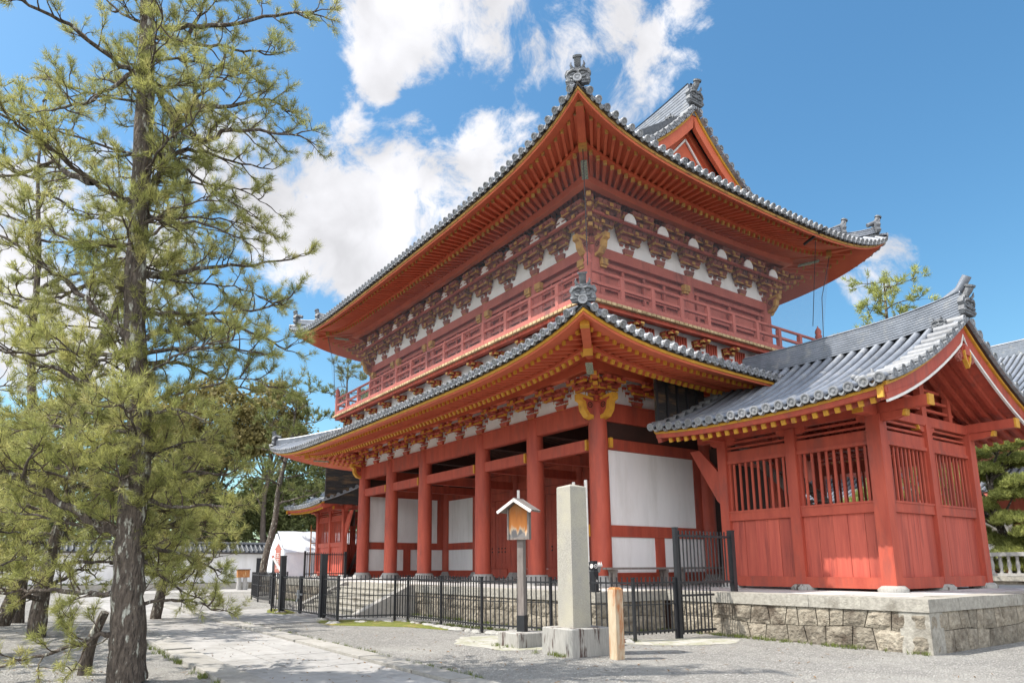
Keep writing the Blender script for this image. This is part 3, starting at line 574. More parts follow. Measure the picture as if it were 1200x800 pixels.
# ---- upper storey
ux0, ux1, uy0, uy1 = -31.78, -15.31, 14.44, 23.56
UX = [ux0]+[x for x in XS[1:-1]]+[ux1]; UY = [uy0, YC, uy1]
mb = MB(); mb.box(ux0+.05, ux1-.05, uy0+.05, uy1-.05, 8.0, 13.0); mb.build('upper_wall', REDO, gate, label='faded red boarded wall of the upper storey')
for (x, y) in [(x, y) for x in UX for y in (uy0, uy1)]+[(ux0, YC), (ux1, YC)]:
    mb = MB(); mb.lathe((x, y, 0), [(.235, 8.9), (.235, 11.1), (.2, 11.66)], 18); mb.build('upper_column', REDO, gate)
def upanel(p, d, n, L, kind):   # framing, recessed panels, door leaves
    p, d, n = Vector(p), Vector(d), Vector(n)
    b = lambda mb, a0, a1, z0, z1, o0, o1, mi=0: mb.obox(p+d*((a0+a1)/2)+n*((o0+o1)/2)+Z*((z0+z1)/2), d*((a1-a0)/2), n*((o1-o0)/2), Z*((z1-z0)/2), mi)
    mb = MB(); b(mb, 0, L, 11.34, 11.683, 0, .14); mb.build('upper_head_beam', REDO, gate)
    mb = MB(); b(mb, .2, L-.2, 11.06, 11.18, 0, .12); b(mb, .2, L-.2, 9.2, 9.5, 0, .12)
    if kind == 'door':
        ps = [.3, .3+(L-.6)/4, L/2, L-.3-(L-.6)/4, L-.3]
        for a in ps: b(mb, a-.05, a+.05, 9.5, 11.06, 0, .085)
        for z in (10.05, 10.35, 10.85): b(mb, .3, L-.3, z-.04, z+.04, 0, .072)
        for a in (.3, L-.3):
            b(mb, a-.09, a+.09, 9.5, 11.06, 0, .13)
    else:
        for a in (.45, L/2, L-.45): b(mb, a-.06, a+.06, 9.5, 11.06, 0, .085)
        for z in (10.3,): b(mb, .3, L-.3, z-.05, z+.05, 0, .072)
    mb.build('door_leaves' if kind == 'door' else 'wall_framing', REDO, gate)
    if kind == 'door':
        mb = MB()
        for a in (.3, L-.3): b(mb, a-.15, a+.15, 11.04, 11.26, .1, .27); b(mb, a-.12, a+.12, 10.96, 11.04, .1, .22)
        mb.build('door_pivot_block', YELO, gate)
for i, (a, b) in enumerate(zip(UX, UX[1:])):
    kind = 'door'
    upanel((a, uy0, 0), X, -Y, b-a, kind); upanel((a, uy1, 0), X, Y, b-a, kind)
for i, (a, b) in enumerate(zip(UY, UY[1:])):
    upanel((ux1, a, 0), Y, X, b-a, 'door' if i == 0 else 'wall'); upanel((ux0, a, 0), Y, -X, b-a, 'door' if i == 0 else 'wall')
# balcony
bx0, bx1, by0, by1 = -33.2, -13.9, 12.92, 25.08
mb = MB()
for (a, b, c, d) in ((bx0, bx1, by0, uy0), (bx0, bx1, uy1, by1), (bx0, ux0, uy0, uy1), (ux1, bx1, uy0, uy1)): mb.box(a, b, c, d, 9.14, 9.22)
balc = mb.build('balcony', REDO, gate, label='railed balcony round the upper storey')
mb = MB()
for x in np.arange(bx0+.08, bx1, .21): mb.box(x-.085, x+.085, by0-.10, by0+.02, 9.05, 9.135); mb.box(x-.085, x+.085, by1-.02, by1+.10, 9.05, 9.135)
for y in np.arange(by0+.08, by1, .21): mb.box(bx1-.02, bx1+.10, y-.085, y+.085, 9.05, 9.135); mb.box(bx0-.10, bx0+.02, y-.085, y+.085, 9.05, 9.135)
mb.build('floor_board_ends', mat('pale_plank_ends', (.50, .38, .22), (.36, .24, .12), 5, rough=.8, island=.2), balc)
mb = MB()
for (a, b, c, d) in ((bx0, bx1, by0+.03, by0+.2), (bx0, bx1, by1-.2, by1-.03), (bx0+.03, bx0+.2, by0+.2, by1-.2), (bx1-.2, bx1-.03, by0+.2, by1-.2)): mb.box(a, b, c, d, 8.93, 9.05)
mb.build('edge_beam', RED, balc)
rx0, rx1, ry0, ry1 = bx0+.1, bx1-.1, by0+.1, by1-.1
for nm, z0, z1, w in (('bottom_rail', 9.24, 9.36, .13), ('middle_rail', 9.66, 9.75, .09), ('top_rail', 10.0, 10.1, .10)):
    mb = MB(); e = .28 if nm != 'bottom_rail' else .12
    for y in (ry0, ry1):
        if nm == 'top_rail': mb.tube([(rx0-.1, y, 10.06), (rx1+.1, y, 10.06)], .055, 10)
        else: mb.box(rx0, rx1, y-w/2, y+w/2, z0, z1)
    for x in (rx0, rx1):
        if nm == 'top_rail': mb.tube([(x, ry0-.1, 10.062), (x, ry1+.1, 10.062)], .055, 10)
        else: mb.box(x-w/2, x+w/2, ry0+w/2, ry1-w/2, z0+.002, z1-.002)
    mb.build(nm, REDO, balc)
posts = [(x, y) for y in (ry0, ry1) for x in np.linspace(rx0, rx1, 15)[1:-1]]+[(x, y) for x in (rx0, rx1) for y in np.linspace(ry0, ry1, 10)[1:-1]]
pf = None
for (x, y) in posts:
    if pf is None:
        mb = MB(); mb.box(x-.07, x+.07, y-.075, y+.075, 9.23, 9.98); mb.obox((x, y, 10.0), X*.06, Y*.065, Z*.03); pf = mb.build('balcony_post', REDO, balc); pxy = (x, y)
    else: c = pf.copy(); COL.objects.link(c); c.location = (x-pxy[0], y-pxy[1], 0)
for (x, y) in ((rx0, ry0), (rx1, ry0), (rx0, ry1), (rx1, ry1)):
    mb = MB(); mb.lathe((x, y, 0), [(.11, 9.15), (.11, 10.2), (.13, 10.22), (.13, 10.27), (.09, 10.3), (.11, 10.36), (.12, 10.44), (.08, 10.54), (.025, 10.6), (.02, 10.66)], 14); mb.build('corner_post', REDO, balc)
# brackets under the balcony
bwx0, bwx1, bwy0, bwy1 = ux0-.80, ux1+.80, uy0-.85, uy1+.85
mb = MB()
mb.box(bwx0-.08, bwx1+.08, bwy0-.08, bwy1+.08, 8.0, 8.44); mb.build('balcony_base_beam', RED, balc)
for (a, b, c, d) in ((bwx0, bwx1, bwy0-.04, bwy0+.04), (bwx0, bwx1, bwy1-.04, bwy1+.04), (bwx0-.04, bwx0+.04, bwy0+.04, bwy1-.04), (bwx1-.04, bwx1+.04, bwy0+.04, bwy1-.04)):
    mb = MB(); mb.box(a, b, c, d, 8.442, 9.1); mb.build('balcony_plaster_panel', WHT, balc)
for x in np.linspace(bwx0, bwx1, 13):
    for y, n in ((bwy0, -Y), (bwy1, Y)): cluster(MB(), (x, y, 8.45), X, n, 2, .11, .42, .17, False, .24).build('balcony_bracket', [RED, YELO], balc)
for y in np.linspace(bwy0, bwy1, 8)[1:-1]:
    for x, n in ((bwx0, -X), (bwx1, X)): cluster(MB(), (x, y, 8.45), Y, n, 2, .11, .42, .17, False, .24).build('balcony_bracket', [RED, YELO], balc)
# slatted vents between the side brackets
ys_ = np.linspace(bwy0, bwy1, 8)
for a, b in zip(ys_, ys_[1:]):
    mb = MB()
    for j in range(5):
        y = (a+b)/2-.24+.12*j; mb.box(bwx1+.045, bwx1+.1, y-.03, y+.03, 8.5, 8.95)
    mb.build('vent_slats', RED, balc)
# ---- upper brackets
EU = Eave(11.5, 7.95, 12.87, 1.12, 1.8, 3.2)
USX = stations(UX, [1, 1, 2, 1, 1]); USY = stations(UY, [2, 2])
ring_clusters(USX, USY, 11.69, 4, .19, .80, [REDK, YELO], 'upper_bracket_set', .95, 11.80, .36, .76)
plaster_band(ux0, ux1, uy0, uy1, 11.685, 13.0, .07)
def arcs(xs, fn, T, n):      # pale rounded panels high between the bracket sets
    for a, b in zip(xs, xs[1:]):
        c = fn((a+b)/2); P = [(-.25, 0), (-.23, .12), (-.17, .22), (-.08, .29), (.08, .29), (.17, .22), (.23, .12), (.25, 0)]
        mb = MB(); mb.prism(P, c, T, Z, n, .05); mb.build('plaster_arc_panel', WHT, gate)
arcs(USX, lambda x: Vector((x, uy0-0.66, 12.50)), X, -Y); arcs(USY, lambda y: Vector((ux1+1.0, y, 12.28)), Y, X)
arcs(USX, lambda x: Vector((x, uy1+0.66, 12.50)), X, Y); arcs(USY, lambda y: Vector((ux0-1.0, y, 12.28)), Y, -X)
mb = MB()
for (a, b, c, d) in ((ux0-.66, ux1+.66, uy0-.70, uy0-.60), (ux0-.66, ux1+.66, uy1+.60, uy1+.70), (ux0-.70, ux0-.60, uy0-.60, uy1+.60), (ux1+.60, ux1+.70, uy0-.60, uy1+.60)): mb.box(a, b, c, d, 12.43, 12.50)
mb.build('bracket_tie', REDO, gate)
# ---- upper roof
def PUP(o): o = max(0, o); return .13+.38*o+.00394*o**3
mb = MB()
for k in range(4): sweep(mb, EU, k, [(2.7, PUP(2.7)-.05), (.3, PUP(.3)-.05)])
upper = mb.build('upper_roof', DARK, gate, label='hip-and-gable upper roof of grey tiles')
eave_under(EU, .24, REDV, YELO, dict(pitch=.29, t1=(.58, .18), i1=(1.72, .44), t2=(1.56, .20), i2=(3.45, .74), purlin=(2.55, .42, .18)), upper, fan=.01)
GX = 8.98          # half length of the gabled part
for k in range(4):
    L = EU.L(k)
    if k % 2 == 0: oe = lambda a, L=L: 7.93 if abs(a) <= GX else max(0., min(2.55, L-abs(a)))
    else: oe = lambda a, L=L: max(0., min(2.62, L-abs(a)))
    tile_side(EU, k, PUP, .306, oe, upper)
    hip(EU, k, PUP, [(.28, 1.25, .15, .22, 3, .16), (1.15, 2.55, .17, .42, 5, .10)], upper, .84)
zt = lambda y: 12.87+PUP(7.95-abs(y-YC))
def verge(parent, xv, sg, ys, zf, pitch_n, red, yel, white=False, board=.36, wallx=None):
    """gable edge: rows of short round tiles, ochre strip, bargeboard"""
    tb = MB(); P = [Vector((xv, y, zf(y))) for y in ys]; n = len(P)
    # resample by length
    d = [0]
    for a, b in zip(P, P[1:]): d.append(d[-1]+(b-a).length)
    R = []
    for i in range(pitch_n):
        s = d[-1]*(i+.5)/pitch_n; j = max(q for q in range(n) if d[q] <= s); j = min(j, n-2); f = (s-d[j])/(d[j+1]-d[j]); R.append((P[j].lerp(P[j+1], f), (P[j+1]-P[j]).normalized()))
    for p, t in R:
        up = Vector((sg, 0, 0)).cross(t); up = up if up.z > 0 else -up
        q = p+up*.07; tb.halftube([q-X*sg*.42, q+X*sg*.12], t, .105, 0, 7); m = MB(); m.disc(q+X*sg*.13, X*sg, .112, 0, .05); tb.add(m.v, m.f, 0)
        tb.obox(p+X*sg*.06+up*.0, X*.07, t*(d[-1]/pitch_n*.46), up*.04)
    tb.build('verge_tiles', TILEL, parent)
    nrmv = []
    for i in range(n):
        t = (P[min(i+1, n-1)]-P[max(i-1, 0)]).normalized(); u = X.cross(t); u = u if u.z > 0 else -u; nrmv.append(u)
    s2_ = 1 if ys[-1] > ys[0] else -1
    def fx(p): return Vector((p.x, YC+s2_*max(0., (p.y-YC)*s2_), p.z))
    def band(x0, x1, o0, o1):
        m = MB(); A = [fx(p+u*o0) for p, u in zip(P, nrmv)]; B = [fx(p+u*o1) for p, u in zip(P, nrmv)]; s0 = X*(x0*sg); s1 = X*(x1*sg)
        m.strip([a+s0 for a in A], [b+s0 for b in B]); m.strip([a+s1 for a in A], [b+s1 for b in B]); m.strip([a+s0 for a in A], [a+s1 for a in A]); m.strip([b+s0 for b in B], [b+s1 for b in B])
        for i in (0, -1): m.add([A[i]+s0, A[i]+s1, B[i]+s1, B[i]+s0], [(0, 1, 2, 3)])
        return m
    band(-.5, .0, -.04, .02).build('verge_underlay', BLK, parent)
    band(-.10, -.01, -.13, -.045).build('verge_strip', yel, parent)
    band(-.20, -.06, -.13-board, -.135).build('bargeboard', red, parent)
    if white: band(-.10, -.045, -.19-board, -.132-board).build('bargeboard_edge', WHTP, parent)
for sg in (1, -1):
    xv = XC+sg*(GX+.08)
    for s2 in (1, -1):
        verge(upper, xv, sg, [YC+s2*t for t in np.linspace(.02, 5.2, 14)], zt, 17, REDV, YEL, board=.34)
    pts = [(y, zt(y)-.15) for y in np.linspace(YC-5.0, YC+5.0, 21)]; base = min(z for _, z in pts)-.3
    mb = MB(); top = [Vector((xv-sg*.55, y, z)) for y, z in pts]; bot = [Vector((xv-sg*.55, y, base)) for y, z in pts]; mb.strip(top, bot); gw = mb.build('gable_wall', REDV, upper)
    mb = MB(); xx = xv-sg*.50
    for s2 in (1, -1): mb.beam((xx, YC, 17.0), (xx, YC+s2*1.35, 15.55), .05, .07)
    mb.build('gable_trim', WHTP, upper)
    mb = MB(); m = MB(); m.disc((xx+sg*.06, YC, 16.0), X*sg, .24, 0, .1, 10); mb.add(m.v, m.f); mb.build('gable_pendant', BLKF, upper)
    mb = MB()
    for s2 in (1, -1): mb.beam((xv-sg*.5, YC, 17.45), (xv-sg*.5, YC+s2*3.2, 14.5), .1, .3)
    mb.build('gable_strut', REDV, upper)
mb = MB(); n = 40; xs = np.linspace(XC-GX-.05, XC+GX+.05, n); hump = lambda x: .5*(abs(x-XC)/GX)**3
ridge(mb, [(x, YC, 17.72) for x in xs], .27, .72, 9, Y, .13, 0, [1+hump(x)/.72 for x in xs]); mb.build('main_ridge', TILE, upper); mr = upper
for sg in (1, -1):
    ornament((XC+sg*(GX+.12), YC, 18.12), X*sg, 1.0, mr)
    for s2 in (1, -1):            # descending ridge beside the gable
        mb = MB(); x = XC+sg*(GX-1.15); ys = [YC+s2*t for t in np.linspace(.5, 5.6, 14)]
        ridge(mb, [(x, y, zt(y)) for y in ys], .15, .34, 4, X, .095); mb.build('descending_ridge', TILE, upper); ornament((x, ys[-1]+s2*.06, zt(ys[-1])), Y*s2, .62, upper)
        mb = MB(); ornament((XC+sg*(GX-.75), YC+s2*.42, zt(YC+.42)+.12), Y*s2, .55, mr, 'small_ridge_ornament', False)
# small floodlight bar and the bird net with its cables
mb = MB(); mb.beam((-12.6, 22.1, 12.72), (-11.8, 22.15, 13.02), .07, .07); mb.build('lamp_arm', BLKF, gate)
net = MB()
for k in range(4):
    q = np.linspace(-1, 1, 25); o = 1.4; (nx, ny), (tx, ty) = EU.fr(k); hx = (rx1-rx0)/2+.12; hy = (ry1-ry0)/2+.12
    A = [EU.sp(k, s, 1.47, .08) for s in q]; ll, hh = (hx, hy) if k % 2 == 0 else (hy, hx)
    B = [Vector((XC+nx*hh+tx*s*ll, YC+ny*hh+ty*s*ll, 10.1)) for s in q]; C_ = [p-Z*.95 for p in B]
    net.strip(A, B); net.strip(B, C_)
net.build('bird_net', NET, gate, label='fine bird net stretched from the upper eaves to the balcony rail')
for k in range(4):
    hx = (rx1-rx0)/2+.12; hy = (ry1-ry0)/2+.12; (nx, ny), (tx, ty) = EU.fr(k); ll, hh = (hx, hy) if k % 2 == 0 else (hy, hx)
    p = EU.sp(k, 1, 1.47, .08); q = Vector((XC+nx*hh+tx*ll, YC+ny*hh+ty*ll, 10.1)); mid = (p+q)/2-Vector((nx+tx, ny+ty, 0))*.12
    mb = MB(); mb.tube([p, mid, q], .014, 5); mb.build('net_cable', BLKF, gate)
p = EU.sp(1, .42, .2, -.2); mb = MB(); mb.tube([p, p+Vector((-.9, .9, -2.7))], .012, 5); mb.build('net_cable', BLKF, gate)
# ------------------------------------------------------------------ ground, paths, platform
def sheet(name, poly, z, m, kind='structure'):
    mb = MB(); mb.add([(x, y, z) for x, y in poly], [tuple(range(len(poly)))]); o = mb.build(name, m); o['kind'] = kind; return o
sheet('ground', [(-700, -500), (500, -500), (500, 700), (-700, 700)], 0, GRAV)
def slabs(name, x0, x1, y0, y1, courses, lo, hi, alongx=True, z=.012, m=PAVE):
    mb = MB(); a0, a1, b0, b1 = (x0, x1, y0, y1) if alongx else (y0, y1, x0, x1); cs = np.linspace(b0, b1, courses+1)
    for u, v in zip(cs, cs[1:]):
        a = a0
        while a < a1-.05:
            l = random.uniform(lo, hi); l = a1-a if a1-a-l < lo*.5 else l; g = .006; t = z+random.uniform(-.004, .004)
            q = (a+g, a+l-g, u+g, v-g) if alongx else (u+g, v-g, a+g, a+l-g); mb.box(q[0], q[1], q[2], q[3], -.1, t+.01); a += l
    o = mb.build(name, m); o['kind'] = 'structure'; return o
slabs('path', -62, 9, 2.985, 4.965, 3, 1.0, 2.2)
slabs('cross_path', -26.6, -19.6, 5.45, 8.9, 6, .8, 1.6, False)
sheet('far_path', [(-52.5, 5.46), (-46.0, 5.46), (-46.0, 34), (-52.5, 34)], .008, PAVE)
def kerb(y0, y1, gaps=()):
    mb = MB(); x = -62.
    while x < 9:
        l = random.uniform(1.1, 1.9)
        if not any(a < x+l/2 < b for a, b in gaps):
            dz = random.uniform(-.012, .012); j = random.uniform(-.02, .02)
            mb.hexa([(x+.01, y0+j, -.2), (x+l-.01, y0+j, -.2), (x+l-.01, y1+j, -.2), (x+.01, y1+j, -.2), (x+.012, y0+j+.012, .06+dz), (x+l-.012, y0+j+.012, .06+dz), (x+l-.012, y1+j-.012, .06+dz), (x+.012, y1+j-.012, .06+dz)])
        x += l
    return mb
kerb(5.0, 5.44).build('kerb', KERB)['kind'] = 'structure'
kerb(2.45, 2.95, ((-30, -17.3),)).build('kerb', KERB)['kind'] = 'structure'

plat = root('stone_platform', (-23.5, 18, 0), 'long low stone platform of rough masonry with granite cap, under the gate and pavilions', 'platform')
OUT = [(-5.96, 13.34), (-5.96, 25.2), (-11.9, 25.2), (-11.9, 27.0), (-35.2, 27.0), (-35.2, 25.2), (-47.2, 25.2), (-47.2, 13.34), (-35.2, 13.34), (-35.2, 11.0), (-11.9, 11.0), (-11.9, 13.34)]
def capline(mb, p, q, inward, e0=0., e1=0.):
    p, q = Vector((*p, 0)), Vector((*q, 0)); d = (q-p).normalized(); L = (q-p).length; n = Vector((*inward, 0)); x = e0
    while x < L-e1-.05:
        l = random.uniform(.9, 1.5); l = L-e1-x if L-e1-x-l < .5 else l
        z1 = PZ+random.uniform(-.008, .004); o = random.uniform(0, .012)
        c = p+d*(x+l/2)+n*(.3+o); mb.obox(c+Z*((z1+.72)/2), d*(l/2-.003), n*.3, Z*((z1-.72)/2))
        x += l
mb = MB(); k = len(OUT)
for i in range(k):
    p, q = OUT[i], OUT[(i+1) % k]; d = Vector((q[0]-p[0], q[1]-p[1], 0)).normalized(); n = (-d.y, d.x)
    rx = (2, 5, 8, 11); tr = lambda v: (0. if v in rx else .6) if i % 2 else (-.6 if v in rx else 0.)
    capline(mb, p, q, n, tr(i), tr((i+1) % k))
mb.build('cap_stones', CAP, plat)
mb = MB(); ins = .16
mb.box(-35.2+ins, -11.9-ins, 11.0+ins, 27-ins, -.3, .722); mb.box(-11.9-ins-.01, -5.96-ins, 13.34+ins, 25.2-ins, -.3, .7215); mb.box(-47.2+ins, -35.2+ins+.01, 13.34+ins, 25.2-ins, -.3, .7215)
mb.build('wall_core', DARK, plat)
def stone(mb, p, d, n, Q, bulge):      # one rough block: four corners (along, height), bulging face, chamfered edge
    G = 4; rows = []; amp = [[random.uniform(-1, 1) for _ in range(G+1)] for _ in range(G+1)]
    for j in range(G+1):
        r = []
        for i in range(G+1):
            u, v = i/G, j/G; a = (Q[0][0]*(1-u)+Q[1][0]*u)*(1-v)+(Q[3][0]*(1-u)+Q[2][0]*u)*v; z = (Q[0][1]*(1-u)+Q[1][1]*u)*(1-v)+(Q[3][1]*(1-u)+Q[2][1]*u)*v
            e = i in (0, G) or j in (0, G); r.append(p+d*a+Z*z+n*((.0 if e else bulge+amp[i][j]*.012)))
        rows.append(r)
    mb.grid(rows, 0, False); B = [rows[0], [r[-1] for r in rows], rows[-1][::-1], [r[0] for r in rows][::-1]]
    for s in B: mb.strip(s, [q-n*.1 for q in s])
def masonry(p, q, h=.713):
    p, q = Vector((*p, 0)), Vector((*q, 0)); d = (q-p).normalized(); L = (q-p).length; n = Vector((d.y, -d.x, 0)); p = p-n*.045; mb = MB()
    mid = lambda x: .36+.035*math.sin(x*1.7)+.012*math.sin(x*4.3+1)
    for lo in (True, False):
        x = .03; s0 = 0.
        while x < L-.05:
            w = random.uniform(.36, .72) if lo else random.uniform(.26, .56)
            if L-x-w < .3: w = L-x-.03
            s1 = 0. if x+w > L-.1 else random.uniform(-.05, .05); g = .011
            z = (lambda t: -.06, lambda t: mid(t)-.006) if lo else (lambda t: mid(t)+.006, lambda t: h)
            stone(mb, p, d, n, [(x+g+s0, z[0](x)), (x+w-g+s1, z[0](x+w)), (x+w-g-s1, z[1](x+w)), (x+g-s0, z[1](x))], random.uniform(.012, .04)); x += w; s0 = s1
    return mb
for i in range(k):
    masonry(OUT[i], OUT[(i+1) % k]).build('stone_wall', STONE, plat)
mb = MB(); mb.box(-35.0, -12.1, 11.2, 26.8, .73, PZ-.012); mb.box(-12.0, -6.3, 13.6, 25.0, .73, PZ-.016); mb.box(-46.9, -35.1, 13.6, 25.0, .73, PZ-.016)
mb.build('paved_top', mat('platform_paving', (.50, .49, .475), (.42, .41, .40), 2.5, rough=.9, bump=.006, bscale=25, cell=(.8, .01, (.15, .14, .13), (1, 1, 1))), plat)
# corner stone of dressed granite
mb = MB(); mb.box(-6.50, -5.985, 13.365, 13.86, -.2, .712); mb.build('corner_stone', CAP, plat)

st = root('stone_stairs', (XC, 10, 0), 'stone steps with sloping side slabs leading up to the gate platform', 'stairs')
mb = MB(); nst = 5
for i in range(nst):
    z1 = PZ*(i+1)/(nst+1)+.02; y0 = 9.25+i*.35; mb.box(-26.0, -21.1, y0, 11.06, z1-PZ/(nst+1)+(.0 if i else -.2), z1)
    mb.box(-26.02, -21.08, y0-.025, y0+.3, z1-.045, z1+.003)
mb.build('steps', CAP, st)
for x in (-26.3, -20.8):
    mb = MB(); mb.prism([(9.0, -.1), (9.0, .09), (10.85, PZ+.0), (11.06, PZ+.0), (11.06, -.1)], (x, 0, 0), Y, Z, X, .4); mb.build('side_slab', KERB, st)

# ------------------------------------------------------------------ pavilion (stair hall at each end of the gate)
pav = root('stair_pavilion', (-10.3, YC, PZ), 'red lattice-walled pavilion with grey tiled gable roof, nearest the camera at right', 'pavilion', 'stair pavilions at the ends of the gate')
PX = [-12.43, -10.29, -8.13]; PY = [16.62, YC, 21.38]; pw = .145
def pbox(name, args, m=RED, parent=pav):
    mb = MB(); mb.box(*args); return mb.build(name, m, parent)
pz0 = PZ
for ix, x in enumerate(PX):
    for iy, y in enumerate(PY):
        if (ix, iy) == (1, 1): continue
        w = .165 if ix == 2 and iy != 1 else .14
        mb = MB(); mb.obox((x, y, 3.05), X*w, Y*w, Z*2.0); mb.obox((x, y, 3.05), X*(w-.02), Y*(w+.004), Z*1.99); p = mb.build('post', RED, pav)
        mb = MB(); s = random.uniform(.9, 1.1); mb.lathe((x, y, pz0), [(.34*s, -.02), (.35*s, .05), (.27*s, .12), (.22, .13)], 9); mb.build('base_stone', CONC if ix else PED, p)
def pwall(p, q, out, bars):
    p, q, o = Vector((*p, 0)), Vector((*q, 0)), Vector((*out, 0)); d = (q-p).normalized(); L = (q-p).length; a0, a1 = .14, L-.14
    b = lambda mb, a, c, z0, z1, t, off=0., mi=0: mb.obox(p+d*((a+c)/2)+o*off+Z*((z0+z1)/2), d*((c-a)/2), o*(t/2), Z*((z1-z0)/2), mi)
    mb = MB(); b(mb, a0, a1, 1.0, 1.26, .2, .03); mb.build('sill_beam', RED, pav)
    mb = MB(); n = 5; c = [a0+(a1-a0)*(i+random.uniform(-.14, .14)*(0 < i < n))/n for i in range(n+1)]
    for u, v in zip(c, c[1:]): b(mb, u+.004, v-.004, 1.261, 2.759, .06, random.uniform(-.006, .010))
    mb.build('board_panel', REDB, pav)
    mb = MB(); b(mb, a0, a1, 2.76, 2.98, .17, .02); b(mb, a0, a1, 2.98, 3.03, .21, .02); mb.build('window_rail', RED, pav)
    mb = MB(); b(mb, a0, a0+.07, 3.03, 4.36, .1); b(mb, a1-.07, a1, 3.03, 4.36, .1)
    for i in range(bars): u = a0+.07+(a1-a0-.14)*(i+.5)/bars; mb.obox(p+d*u+Z*3.695, d*.032, o*.018, Z*.665)
    mb.build('window_lattice', RED, pav)
    mb = MB(); b(mb, a0, a1, 4.36, 4.45, .16, .02); b(mb, a0, a1, 4.452, 4.71, .13, .0); mb.build('lintel', RED, pav)
    mb = MB()
    for z in (4.78, 4.93): b(mb, a0, a1, z, z+.055, .07)
    mb.build('vent_slats', RED, pav)
for a, b_ in zip(PX, PX[1:]): pwall((a, PY[0]), (b_, PY[0]), (0, -1), 9); pwall((a, PY[2]), (b_, PY[2]), (0, 1), 9)
for a, b_ in zip(PY, PY[1:]): pwall((PX[2], a), (PX[2], b_), (1, 0), 10)
# top plates, brackets, gable beams
for y, sg in ((PY[0], -1), (PY[2], 1)):
    mb = MB(); mb.box(-13.25, -6.9, y-.12, y+.12, 5.06, 5.30); mb.box(-6.905, -6.86, y-.125, y+.125, 5.055, 5.305, 1); mb.build('eave_plate', [RED, YEL], pav)
    for x in PX:
        mb = MB(); mb.prism([(-.42, .16), (-.40, .08), (-.28, .0), (.28, .0), (.40, .08), (.42, .16)], (x, y, 4.90), X, Z, Y, .17); mb.build('bracket_arm', RED, pav)
    mb = MB(); mb.prism([(0, .18), (0, .0), (.45, .0), (.62, .05), (.68, .18)], (-8.1, y, 4.872), X, Z, Y, .18); mb.prism([(.62, .04), (.70, .04), (.72, .18), (.66, .18)], (-8.1, y, 4.872), X, Z, Y, .19, 1); mb.build('carved_arm', [RED, YEL], pav)
for x in (PX[0], PX[2]):
    mb = MB(); mb.box(x-.12, x+.12, PY[0]-.75, PY[2]+.75, 5.02, 5.27)
    for s2 in (PY[0]-.76, PY[2]+.76): mb.box(x-.124, x+.124, s2-.02, s2+.02, 5.016, 5.274, 1)
    mb.build('gable_beam', [RED, YEL], pav)
    mb = MB(); mb.box(x-.08, x+.08, YC-.12, YC+.12, 5.27, 6.75)
    for y in (17.5, 20.5): mb.box(x-.07, x+.07, y-.09, y+.09, 5.27, 5.95)
    for z, h in ((5.45, 1.75), (5.70, 1.45), (5.98, 1.05)): mb.box(x-.04, x+.04, YC-h, YC+h, z, z+.07)
    mb.build('gable_slats', RED, pav)
mb = MB(); mb.prism([(-.42, .16), (-.40, .08), (-.28, .0), (.28, .0), (.40, .08), (.42, .16)], (PX[2], YC, 4.86), Y, Z, X, .18); mb.prism([(.36, .04), (.42, .06), (.45, .16), (.40, .16)], (PX[2], YC, 4.86), -Y, Z, X, .185, 1); mb.build('bracket_arm', [RED, YEL], pav)
mb = MB(); mb.box(-13.2, -6.9, YC-.12, YC+.12, 6.62, 6.86); mb.build('ridge_beam', RED, pav)
# diagonal support boards toward the gate and the stair inside
mb = MB(); mb.prism([(-.0, 3.2), (-.16, 3.35), (-1.05, 4.9), (-.7, 4.9), (-.0, 4.1)], (PX[0]-.13, PY[0], 0), X, Z, Y, .1); mb.build('eave_brace', RED, pav)
mb = MB(); mb.box(PX[0]-.75, PX[0]-.15, PY[0]+.3, PY[0]+.36, 4.0, 4.95); mb.build('dark_hatch', DARK, pav)
mb = MB()
for y in (18.4, 19.6): mb.beam((-8.9, y, 1.0), (-14.5, y, 6.6), .08, .26)
for i in range(18): f = (i+.5)/18; mb.box(-8.9-5.6*f-.15, -8.9-5.6*f+.12, 18.4, 19.6, 1.0+5.6*f, 1.04+5.6*f)
mb.build('staircase', GREYW, pav)
